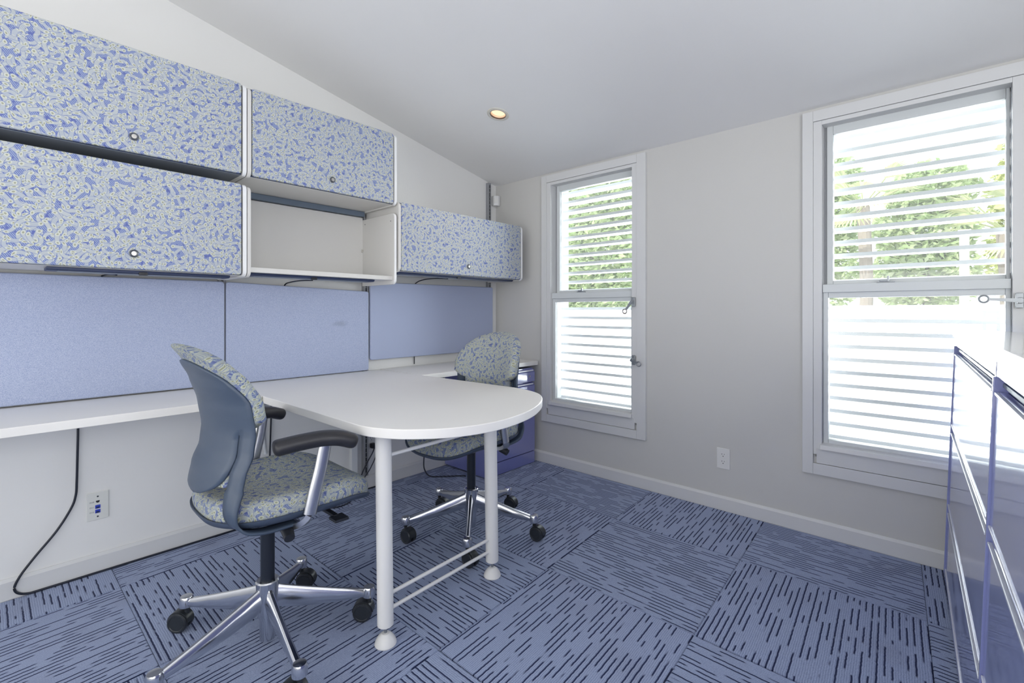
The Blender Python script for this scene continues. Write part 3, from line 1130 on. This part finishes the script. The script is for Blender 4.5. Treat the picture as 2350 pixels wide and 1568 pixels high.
cb2 = tag(new_obj('power_cable', cb, 'cable_black'), 'black cable looping to the carpet in front of the blue pedestal', 'cable')
new_obj('adapter', bx(0.0, 0.055, -0.775, -0.735, 0.19, 0.24, 0.004), 'black_plastic', cb2)
cb = tube([(0.034, -1.53, 0.0045), (0.08, -1.50, 0.0045), (0.14, -1.42, 0.0045), (0.12, -1.33, 0.0045), (0.05, -1.32, 0.0045), (0.030, -1.36, 0.0045)], 0.0036, 8)
tag(new_obj('power_cable', cb, 'cable_black'), 'loose black cable loop on the carpet under the near chair seat', 'cable')
bm = bx(0.0, 0.03, -1.272, -1.232, 0.09, 0.70, 0.004)
tag(new_obj('cable_channel', bm, 'cable_white'), 'white vertical cable channel on the wall under the peninsula table', 'channel')


# ================================================================== RIGHT FILING CABINETS
LEAN, YAW = RAD(1.9), RAD(2.14)


def filing_cabinet(off, wid, label):
    A = Vector((2.663, -0.073, 0.017)) + Vector((0.0374, -0.9993, 0)) * off
    r = thing('filing_cabinet', label, 'cabinet', A, (0, LEAN, YAW), group='blue lateral filing cabinets')
    # local: x depth (away from the room), y towards the windows, z up; front at x = 0
    new_obj('case', bx(0.018, 0.455, -wid, 0.0, 0.0, 0.965, 0.002), 'cabinet_blue', r)
    bm = bx(0.0, 0.02, -wid, 0.0, 0.942, 0.980, 0.002)
    new_obj('header', bm, 'cabinet_blue', r)
    for x in (0.03, 0.43):
        for y in (-0.03, -wid + 0.03):
            zb = -0.017 + x * math.tan(LEAN) + 0.0015
            if -zb > 0.003:
                new_obj('glide', cyl(BM(), (x, y, zb), (x, y, 0.0), 0.012, n=12), 'black_plastic', r)
    # flush side stiles and base rail, drawers with open finger gaps above them
    for x0, y0, y1 in ((0.0, -wid, -wid + 0.020), (-0.006, -0.012, 0.0)):
        new_obj('stile', bx(x0, 0.02, y0, y1, 0.0, 0.942, 0.002), 'cabinet_blue', r)
    new_obj('base_rail', bx(-0.004, 0.016, -wid + 0.020, -0.012, 0.0, 0.010, 0.003), 'cabinet_blue', r)
    for z0, z1 in ((0.013, 0.256), (0.283, 0.586), (0.613, 0.911)):
        bm = BM()
        pf = []
        for i in range(7):
            t = pi / 2 * i / 6
            pf.append((0.009 - 0.010 * sin(t), z0 + 0.010 - 0.010 * cos(t)))
        pf = [(0.016, z0)] + pf
        for i in range(7):
            t = pi / 2 * i / 6
            pf.append((0.009 - 0.010 * cos(t), z1 - 0.010 + 0.010 * sin(t)))
        pf.append((0.016, z1))
        prism(bm, pf, 'y', -wid + 0.024, -0.014)
        d = new_obj('drawer', bm, 'cabinet_blue', r)
        for za, zb in ((z0 + 0.002, z0 + 0.008), (z1 - 0.007, z1 - 0.001)):
            new_obj('edge_highlight', bx(-0.004, 0.004, -wid + 0.026, -0.016, za, zb, 0.0015), 'lip_white', d)  # pale bars added as painted highlights along the rounded drawer edges
        new_obj('finger_pull', bx(0.0085, 0.017, -wid + 0.026, -0.016, z1 + 0.010, z1 + 0.020, 0.002), 'slate_metal', d)
    return r


filing_cabinet(0.0, 1.19, 'glossy blue filing cabinet against the window wall')
filing_cabinet(1.202, 1.19, 'glossy blue filing cabinet nearer the viewer, cut by the picture edge')
A = Vector((2.663, -0.073, 0.017))
ct = thing('counter_top', 'cream counter top lying across the blue filing cabinets', 'counter', A, (0, LEAN, YAW))
new_obj('slab', bx(-0.012, 0.47, -2.39, 0.004, 0.981, 1.010, 0.003), 'cabinet_top', ct)


# ================================================================== OFFICE CHAIRS
def back_y(x, z):
    """depth of the back shell surface (local y, forward positive)"""
    pts_ = [(0.47, -0.185), (0.545, -0.205), (0.58, -0.213), (0.635, -0.203), (0.69, -0.182), (0.75, -0.176), (0.83, -0.188), (0.90, -0.209), (0.95, -0.231), (1.00, -0.260), (1.06, -0.30)]
    if z <= pts_[0][0]:
        y = pts_[0][1]
    else:
        y = pts_[-1][1]
        for (a, ya), (b, yb) in zip(pts_, pts_[1:]):
            if a <= z <= b:
                t = (z - a) / (b - a)
                t = t * t * (3 - 2 * t) * 0.5 + t * 0.5
                y = ya + (yb - ya) * t
                break
    k = 1.6 - 0.9 * max(0, min(1, (z - 0.84) / 0.16)) ** 1.2
    return y + k * x * x


def chair(name_loc, yaw, base_phi, label, arm_dz=0.0, back_dz=0.0, trail=(0, 0, 0, 0, 0)):
    r = thing('office_chair', label, 'chair', name_loc, (0, 0, yaw), group='patterned office chairs')
    # ---- base
    bph = base_phi - yaw
    hub = new_obj('hub', lathe(BM(), [(0.0, 0.022), (0.024, 0.022), (0.025, 0.09), (0.034, 0.11), (0.034, 0.190), (0.036, 0.212), (0.033, 0.216), (0.027, 0.214), (0.0, 0.214)], n=32), 'aluminium', r)
    for k in range(5):
        a = bph + k * 2 * pi / 5
        d = Vector((cos(a), sin(a), 0))
        s = Vector((-sin(a), cos(a), 0))
        bm = BM()
        rings = []
        for f, zt, zb, wt, wb in ((0.022, 0.197, 0.128, 0.0085, 0.017), (0.05, 0.186, 0.118, 0.0085, 0.016), (0.12, 0.164, 0.104, 0.0085, 0.0145), (0.22, 0.135, 0.093, 0.009, 0.0135), (0.306, 0.113, 0.088, 0.011, 0.013)):
            zm = zb + (zt - zb) * 0.42
            ring = [(-wb, zm), (-wb * 0.72, zb), (wb * 0.72, zb), (wb, zm), (wt, zt - 0.006), (wt * 0.45, zt), (-wt * 0.45, zt), (-wt, zt - 0.006)]
            rings.append([bm.verts.new(d * f + s * u + Vector((0, 0, z))) for u, z in ring])
        for p, q in zip(rings, rings[1:]):
            for i in range(8):
                j = (i + 1) % 8
                bm.faces.new((p[i], p[j], q[j], q[i]))
        bm.faces.new(rings[0][::-1])
        bm.faces.new(rings[-1])
        bmesh.ops.recalc_face_normals(bm, faces=bm.faces)
        lathe(bm, [(0, 0.080), (0.018, 0.080), (0.0215, 0.084), (0.0215, 0.110), (0.018, 0.117), (0, 0.119)], d * 0.324, 24)
        new_obj('base_leg', bm, 'aluminium', r, smooth=40)
        # caster
        ca = RAD(trail[k]) - yaw
        t = Vector((cos(ca), sin(ca), 0))       # trailing direction
        ax = Vector((-sin(ca), cos(ca), 0))     # wheel axle
        c = d * 0.324 + t * 0.020
        bm = BM()
        cyl(bm, d * 0.324 + Vector((0, 0, 0.05)), d * 0.324 + Vector((0, 0, 0.084)), 0.0075, n=14)
        # hood: half disc over the wheels
        hp = []
        for i in range(13):
            an = pi * i / 12
            hp.append(Vector((cos(an) * 0.0365, 0, sin(an) * 0.0365)))
        A_ = [bm.verts.new(c + t * p.x + Vector((0, 0, 0.0340 + p.z)) - ax * 0.0165) for p in hp]
        B_ = [bm.verts.new(c + t * p.x + Vector((0, 0, 0.0340 + p.z)) + ax * 0.0165) for p in hp]
        for i in range(12):
            bm.faces.new((A_[i], B_[i], B_[i + 1], A_[i + 1]))
        bm.faces.new(A_)
        bm.faces.new(B_[::-1])
        bm.faces.new((A_[0], A_[-1], B_[-1], B_[0]))
        bmesh.ops.recalc_face_normals(bm, faces=bm.faces)
        cs = new_obj('caster', bm, 'caster_black', r)
        for sg in (-1, 1):
            bm = BM()
            q = ax.to_track_quat('Z', 'Y').to_matrix()
            lathe(bm, [(0, -0.0085), (0.030, -0.0085), (0.0335, -0.005), (0.0335, 0.005), (0.031, 0.0085), (0.026, 0.0092), (0.024, 0.0075), (0, 0.0075)] if sg > 0 else
                  [(0, -0.0075), (0.024, -0.0075), (0.026, -0.0092), (0.031, -0.0085), (0.0335, -0.005), (0.0335, 0.005), (0.030, 0.0085), (0, 0.0085)],
                  c + ax * sg * 0.0150 + Vector((0, 0, 0.0337)), 28, q)
            new_obj('wheel', bm, 'caster_black', cs)
    new_obj('gas_lift', cyl(BM(), (0, 0, 0.213), (0, 0, 0.405), 0.0215, n=28), 'lift_black', r)
    bm = BM()
    lathe(bm, [(0, 0.396), (0.028, 0.396), (0.031, 0.402), (0.034, 0.432), (0, 0.434)], n=28)
    prism(bm, [(-0.045, 0.427), (0.045, 0.427), (0.075, 0.470), (-0.075, 0.470)], 'y', -0.07, 0.11, 0.006)
    new_obj('tilt_mechanism', bm, 'aluminium_satin', r)
    # ---- seat pan and cushion
    def outline(n=72, grow=0.0):
        out = []
        for i in range(n):
            a = 2 * pi * i / n
            ex = 2 / 3.0
            cx, sy = cos(a), sin(a)
            x = math.copysign(abs(cx) ** ex, cx) * (0.240 + grow)
            y = math.copysign(abs(sy) ** ex, sy) * (0.247 + grow)
            x *= 1 + 0.06 * (y / 0.24)
            out.append((x, y + 0.050))
        return out
    def ringmesh(rings):
        bm = BM()
        R_ = []
        for pts_ in rings:
            R_.append([bm.verts.new(p) for p in pts_])
        n = len(R_[0])
        for p, q in zip(R_, R_[1:]):
            for i in range(n):
                j = (i + 1) % n
                bm.faces.new((p[i], p[j], q[j], q[i]))
        bm.faces.new(R_[0][::-1])
        bm.faces.new(R_[-1])
        bmesh.ops.recalc_face_normals(bm, faces=bm.faces)
        return bm
    O = outline()
    def topz(x, y):
        # dished seat with a waterfall front edge
        z = 0.0
        z -= 2.1 * max(0, y - 0.16) ** 2
        z += 0.55 * max(0, -0.08 - y) ** 2
        z += 0.28 * x * x
        return z
    def lvl(f, z):
        return [(x * f, (y - 0.050) * f + 0.050, z + topz(x * f, (y - 0.050) * f + 0.050)) for x, y in O]
    rings = [lvl(f, z + 0.033) for f, z in ((0.95, 0.446), (0.99, 0.450), (1.0, 0.464), (1.0, 0.480), (0.985, 0.496), (0.95, 0.507), (0.88, 0.512), (0.72, 0.512), (0.5, 0.510), (0.28, 0.508), (0.1, 0.507))]
    cu = new_obj('seat_cushion', ringmesh(rings), 'chair_fabric', r, smooth=60)
    def seat_uv(c):
        dr = max(0.0, 0.545 - (c.z - topz(c.x, c.y)))
        d_ = Vector((c.x, c.y - 0.050)).normalized()
        return (c.x + d_.x * dr, c.y + d_.y * dr)
    set_uv(cu, seat_uv)
    rings = [lvl(f, z) for f, z in ((0.45, 0.460), (0.72, 0.460), (0.90, 0.464), (0.99, 0.473), (1.022, 0.484), (1.024, 0.490), (1.012, 0.491), (0.97, 0.484))]
    new_obj('seat_pan', ringmesh(rings), 'seat_pan_grey', r, smooth=60)
    # ---- back shell: upper field, tongue and two side straps in one moulded sheet
    bm = BM()
    Z0, Z1 = 0.568, 0.958 + back_dz
    ZS = 0.745
    def hw(z):
        # half width of the upper field
        t = min(1.0, (z - ZS) / (Z1 - ZS))
        if t <= 0:
            return 0.208
        return 0.208 * math.sqrt(max(0.0, 1 - max(0, (t - 0.30) / 0.70) ** 2.6)) if t < 1 else 0.0
    def grid(us, vs_, fn):
        G = [[bm.verts.new(fn(u, v)) for u in us] for v in vs_]
        for a, b in zip(G, G[1:]):
            for i in range(len(us) - 1):
                bm.faces.new((a[i], a[i + 1], b[i + 1], b[i]))
    U = [-1.0, -0.93, -0.86, -0.795] + [-0.775 + 1.55 * i / 16 for i in range(17)] + [0.795, 0.86, 0.93, 1.0]
    UT = U[4:-4]
    V = [ZS + (Z1 - ZS) * (1 - (1 - i / 16) ** 1.6) for i in range(17)]
    def up_fn(u, z):
        h = max(hw(z), 0.012)
        x = u * h
        return Vector((x, back_y(x, z), z))
    grid(U, V, up_fn)
    def tongue_hw(z):
        t = max(0.0, (z - Z0) / (ZS - Z0))
        return 0.1612 * (max(0.0, 1 - (1 - min(1, t / 0.55)) ** 2.4)) ** 0.5 if t < 0.55 else 0.1612
    VT = [Z0 + (ZS - Z0) * (i / 14) ** 1.4 for i in range(15)]
    def tongue_fn(u, z):
        x = u / 0.775 * max(tongue_hw(z), 0.01)
        return Vector((x, back_y(x, z), z))
    grid(UT, VT, tongue_fn)
    for sg in (-1, 1):
        # strap: flush with the field beside the slit, then down, back and under the seat
        rows = []
        NS = 10
        XS = (0.795 * 0.208, 0.86 * 0.208, 0.93 * 0.208, 0.208)
        for i in range(NS + 1):
            z = ZS + (0.60 - ZS) * i / NS
            rows.append([bm.verts.new((sg * x, back_y(x, z), z)) for x in XS])
        yy = back_y(0.187, 0.60)
        cen = cr_spline([(0.1870, yy - 0.002, 0.59), (0.188, yy - 0.010, 0.555), (0.190, yy - 0.012, 0.525), (0.191, yy - 0.002, 0.498), (0.196, yy + 0.028, 0.474), (0.194, yy + 0.085, 0.461), (0.188, yy + 0.165, 0.458)], 5)
        for i, p in enumerate(cen):
            f = i / (len(cen) - 1)
            wx = 0.022
            sl2 = 0.76 * max(0, 1 - f * 1.5)
            rows.append([bm.verts.new((sg * (p.x + wx * e), p.y + wx * e * sl2, p.z)) for e in (-1, -0.33, 0.33, 1)])
        for p, q in zip(rows, rows[1:]):
            for i in range(3):
                bm.faces.new((p[i], p[i + 1], q[i + 1], q[i]))
    bmesh.ops.remove_doubles(bm, verts=bm.verts, dist=0.0015)
    bmesh.ops.recalc_face_normals(bm, faces=bm.faces)
    sh_ = new_obj('back_shell', bm, 'shell_grey', r, smooth=60)
    md = sh_.modifiers.new('thick', 'SOLIDIFY')
    md.thickness = 0.007
    md.offset = 0.0
    # ---- back cushion
    bm = BM()
    C1 = 1.006 + back_dz
    C0 = 0.60
    def chw(z):
        if z > 0.785:
            t = min(1.0, (z - 0.785) / (C1 - 0.785))
            return 0.210 * math.sqrt(max(0.0, 1 - max(0, (t - 0.15) / 0.85) ** 2.6))
        if z > 0.752:
            return 0.155 + (0.210 - 0.155) * ((z - 0.752) / 0.033) ** 0.6
        return 0.150
    VV = [C0 + (0.752 - C0) * i / 8 for i in range(8)] + [0.752 + 0.033 * i / 5 for i in range(5)] + [0.785 + (C1 - 0.785) * (1 - (1 - i / 18) ** 1.7) for i in range(19)]
    UU = [-1 + 2 * i / 24 for i in range(25)]
    F_, K_ = [], []
    for z in VV:
        h = max(chw(z), 0.012)
        te = min(1.0, max(0.0, (z - C0) / 0.03)) ** 0.5 * max(0.0, 1 - max(0.0, (z - (C1 - 0.05)) / 0.05) ** 2) ** 0.5
        f_, k_ = [], []
        for u in UU:
            e = (max(0.0, 1 - abs(u) ** 10)) ** 0.5
            x = u * h
            yb = back_y(x, z) + 0.004
            f_.append(bm.verts.new((x, yb + 0.004 + 0.050 * (0.35 + 0.65 * e) * max(te, 0.05), z)))
            k_.append(bm.verts.new((x, yb, z)))
        F_.append(f_)
        K_.append(k_)
    nU = len(UU)
    for a, b in zip(F_, F_[1:]):
        for i in range(nU - 1):
            bm.faces.new((a[i], a[i + 1], b[i + 1], b[i]))
    for a, b in zip(K_, K_[1:]):
        for i in range(nU - 1):
            bm.faces.new((a[i + 1], a[i], b[i], b[i + 1]))
    for i in range(len(VV) - 1):
        bm.faces.new((F_[i][0], F_[i + 1][0], K_[i + 1][0], K_[i][0]))
        bm.faces.new((F_[i + 1][-1], F_[i][-1], K_[i][-1], K_[i + 1][-1]))
    for i in range(nU - 1):
        bm.faces.new((F_[0][i + 1], F_[0][i], K_[0][i], K_[0][i + 1]))
        bm.faces.new((F_[-1][i], F_[-1][i + 1], K_[-1][i + 1], K_[-1][i]))
    bmesh.ops.recalc_face_normals(bm, faces=bm.faces)
    bc = new_obj('back_cushion', bm, 'chair_fabric', r, smooth=70)
    set_uv(bc, lambda c: (c.x * 1.08 + 0.5 + 1.1 * (c.y - back_y(c.x, c.z)) * (c.x / 0.22) ** 3, c.z * 1.02 - 0.6 * c.y))
    # ---- arms
    for sg in (-1, 1):
        ad = 0.012 + arm_dz
        path = cr_spline([(sg * x, y, z + ad) for x, y, z in ((0.232, -0.070, 0.690), (0.236, -0.050, 0.692), (0.245, 0.0, 0.697), (0.258, 0.06, 0.700), (0.272, 0.105, 0.696), (0.282, 0.140, 0.684), (0.286, 0.160, 0.676))], 6)
        nP = len(path)
        scl = []
        for i in range(nP):
            f = i / (nP - 1)
            k = min(1, max(0, 1 - (1 - min(1, f / 0.16)) ** 2) ** 0.5 + 0.02, max(0, 1 - (1 - min(1, (1 - f) / 0.16)) ** 2) ** 0.5 + 0.02)
            scl.append((k, k))
        sect = [(0.034 * math.copysign(abs(cos(t)) ** 0.8, cos(t)), 0.0225 * math.copysign(abs(sin(t)) ** 0.8, sin(t))) for t in [2 * pi * i / 20 for i in range(20)]]
        new_obj('armrest', sweep(BM(), path, sect, scales=scl), 'pad_black', r, smooth=60)
        bm = BM()
        pth = cr_spline([(sg * 0.258, 0.075, 0.690 + ad), (sg * 0.255, 0.062, 0.63), (sg * 0.252, 0.045, 0.56), (sg * 0.250, 0.030, 0.494)], 4)
        sweep(bm, pth, circ(0.0135, 16, 0.0195), up=(0, 1, 0))
        po = new_obj('arm_post', bm, 'aluminium_satin', r)
        bm = BM()
        sweep(bm, cr_spline([(sg * 0.252, 0.028, 0.494), (sg * 0.240, 0.018, 0.470), (sg * 0.20, 0.010, 0.452), (sg * 0.12, 0.008, 0.446), (sg * 0.05, 0.008, 0.446)], 4), [(-0.014, -0.008), (0.014, -0.008), (0.014, 0.008), (-0.014, 0.008)], scales=None)
        new_obj('arm_bracket', bm, 'aluminium_satin', po)
        bm = BM()
        cyl(bm, (sg * 0.186, -0.012, 0.444), (sg * 0.222, -0.018, 0.428), 0.018, 0.015, n=18)
        new_obj('arm_knob', bm, 'black_plastic', po)
    bm = BM()
    box(bm, 0.215, 0.262, 0.105, 0.150, 0.442, 0.452, 0.003)
    box(bm, 0.10, 0.225, 0.118, 0.134, 0.444, 0.454, 0.002)
    new_obj('lever', bm, 'black_plastic', r)
    return r


chair((0.996, -2.118, 0), RAD(-1.0), RAD(137.5), 'patterned office chair seen from behind, pulled up on the near side of the table', 0.003, 0.0, (42, 222, 222, 200, 225))
chair((0.898, -1.108, 0), RAD(183), RAD(97.9), 'patterned office chair facing the viewer beyond the rounded table end', -0.036, -0.016, (12, 20, 5, 0, 10))

# ================================================================== OUTSIDE
tag(new_obj('ground', bx(-16, 16, 0.12, 24, -0.55, -0.35), 'concrete', smooth=0), 'pale sunlit paving outside the windows', 'ground', kind='structure')
tag(new_obj('parapet_wall', bx(-12, 10, 6.0, 6.2, -0.35, 0.74), 'parapet', smooth=0), 'low white wall outside beyond the paving', 'wall', kind='structure')
tag(new_obj('garden_wall', bx(-12, 10, 7.0, 7.2, -0.35, 1.20), 'garden_wall', smooth=0), 'pinkish garden wall outside below the trees', 'wall', kind='structure')
ps = thing('post', 'white square post outside by the garden wall', 'post', (2.863, 5.4, -0.35))
new_obj('shaft', bx(-0.045, 0.045, -0.045, 0.045, 0, 2.42, 0.004), 'post_white', ps)
new_obj('cap', bx(-0.06, 0.06, -0.06, 0.06, 2.42, 2.46, 0.006), 'post_white', ps)
gt = thing('gate', 'pale metal gate frame outside right of the white post', 'gate', (3.10, 5.4, -0.35))
for x in (-0.06, 0.06):
    new_obj('upright', bx(x - 0.015, x + 0.015, -0.015, 0.015, 0, 1.46), 'rail_grey', gt, smooth=0)
for z in (0.5, 1.43):
    new_obj('rail', bx(-0.045, 0.045, -0.012, 0.012, z, z + 0.025), 'rail_grey', gt, smooth=0)


def leaf_cloud(name, mat, blobs, n, size, par, seed):
    rnd = random.Random(seed)
    V_, F_ = [], []
    tot = sum(b[3] * b[4] for b in blobs)
    for bx0, by0, bz0, rx, rz in blobs:
        for _ in range(int(n * rx * rz / tot)):
            while True:
                p = Vector((rnd.uniform(-1, 1), rnd.uniform(-1, 1), rnd.uniform(-1, 1)))
                if 0.35 < p.length < 1:
                    break
            c = Vector((bx0 + p.x * rx, by0 + p.y * rx * 0.5, bz0 + p.z * rz))
            a = Vector((rnd.gauss(0, 1), rnd.gauss(0, 1), rnd.gauss(0, 0.6))).normalized()
            b = a.cross(Vector((rnd.gauss(0, 1), rnd.gauss(0, 1), rnd.gauss(0, 1)))).normalized()
            s = size * rnd.uniform(0.6, 1.3)
            i = len(V_)
            V_ += [c - a * s, c + b * s * 0.45, c + a * s, c - b * s * 0.45]
            F_.append((i, i + 1, i + 2, i + 3))
    me = bpy.data.meshes.new(name)
    me.from_pydata([tuple(v) for v in V_], [], F_)
    me.materials.append(M[mat])
    o = bpy.data.objects.new(name, me)
    col.objects.link(o)
    o.parent = par
    o['kind'] = 'stuff'
    return o


def tree(x, y, blobs, mat, n, label, seed, size=0.11, trunk=0.12):
    r = thing('tree', label, 'tree', (x, y, -0.35), group='trees outside the windows')
    zt = max(b[2] for b in blobs)
    bm = BM()
    sweep(bm, cr_spline([(0, 0, -0.02), (0.08, 0.02, zt * 0.4), (-0.05, 0.0, zt * 0.75), (0.05, 0.05, zt)], 5), circ(trunk, 10), up=(0, 1, 0), scales=[(1 - 0.7 * i / 15,) * 2 for i in range(16)])
    new_obj('trunk', bm, 'bark', r)
    leaf_cloud('foliage', mat, blobs, n, size, r, seed)
    return r


tree(-5.45, 10.0, [(0, 0, 3.2, 1.55, 2.0), (-0.5, 0, 4.9, 1.0, 1.1), (0.6, 0, 4.7, 0.9, 1.1), (0, 0, 1.9, 1.5, 0.8)], 'leaf_green', 15000, 'dense green tree outside behind the narrow window', 2)
tree(0.45, 10.0, [(0, 0, 2.3, 0.98, 1.0), (0.1, 0, 3.4, 0.95, 1.0), (0.2, 0, 4.4, 0.8, 0.6)], 'leaf_green', 9500, 'bushy green tree outside at the left of the wider view', 3, 0.08)
tree(2.38, 10.0, [(0, 0, 2.2, 0.86, 0.9), (0.0, 0, 3.1, 0.85, 0.8), (0.1, 0, 3.9, 0.75, 0.6)], 'leaf_green', 9000, 'low bushy tree outside behind the white post', 4, 0.08)
tree(4.10, 10.0, [(0, 0, 2.5, 0.86, 1.1), (0.0, 0, 3.6, 0.85, 0.9), (0.0, 0, 4.4, 0.7, 0.5)], 'leaf_yellow', 9000, 'yellow-green tree outside at the right', 5, 0.08)


def palm(x, y, h, label, seed, nf=15):
    rnd = random.Random(seed)
    r = thing('palm_tree', label, 'palm', (x, y, -0.35), group='fan palms outside the windows')
    bm = BM()
    sweep(bm, cr_spline([(0, 0, -0.02), (0.10, 0, h * 0.5), (0.05, 0, h)], 6), circ(0.10, 10), up=(0, 1, 0))
    new_obj('trunk', bm, 'bark', r)
    for k in range(nf):
        a = 2 * pi * k / nf * 1.0 + rnd.uniform(-0.2, 0.2)
        el = rnd.uniform(-0.5, 1.1)
        d = Vector((cos(a) * cos(el), sin(a) * cos(el), sin(el)))
        s = d.cross(Vector((0, 0, 1))).normalized()
        up = s.cross(d).normalized()
        o0 = Vector((0.05, 0, h))
        st = o0 + d * 0.55
        bm = BM()
        sweep(bm, [o0, o0 + d * 0.3, st], circ(0.012, 5), up=tuple(up))
        nb = 17
        for i in range(nb):
            t = -1.15 + 2.3 * i / (nb - 1)
            v = (d * cos(t) + s * sin(t)).normalized()
            ln = 0.52 * (1 - 0.15 * abs(t))
            wv = (s * cos(t) - d * sin(t)) * 0.022
            tip = st + v * ln - Vector((0, 0, 0.10))
            mid = st + v * ln * 0.55
            q = [bm.verts.new(st), bm.verts.new(mid - wv), bm.verts.new(tip), bm.verts.new(mid + wv)]
            bm.faces.new(q)
        new_obj('frond', bm, 'leaf_palm', r, smooth=0)
    return r


palm(1.55, 7.9, 3.35, 'fan palm outside with its crown behind the wider window', 11)
palm(3.35, 8.2, 2.75, 'shorter fan palm outside right of the taller one', 12)
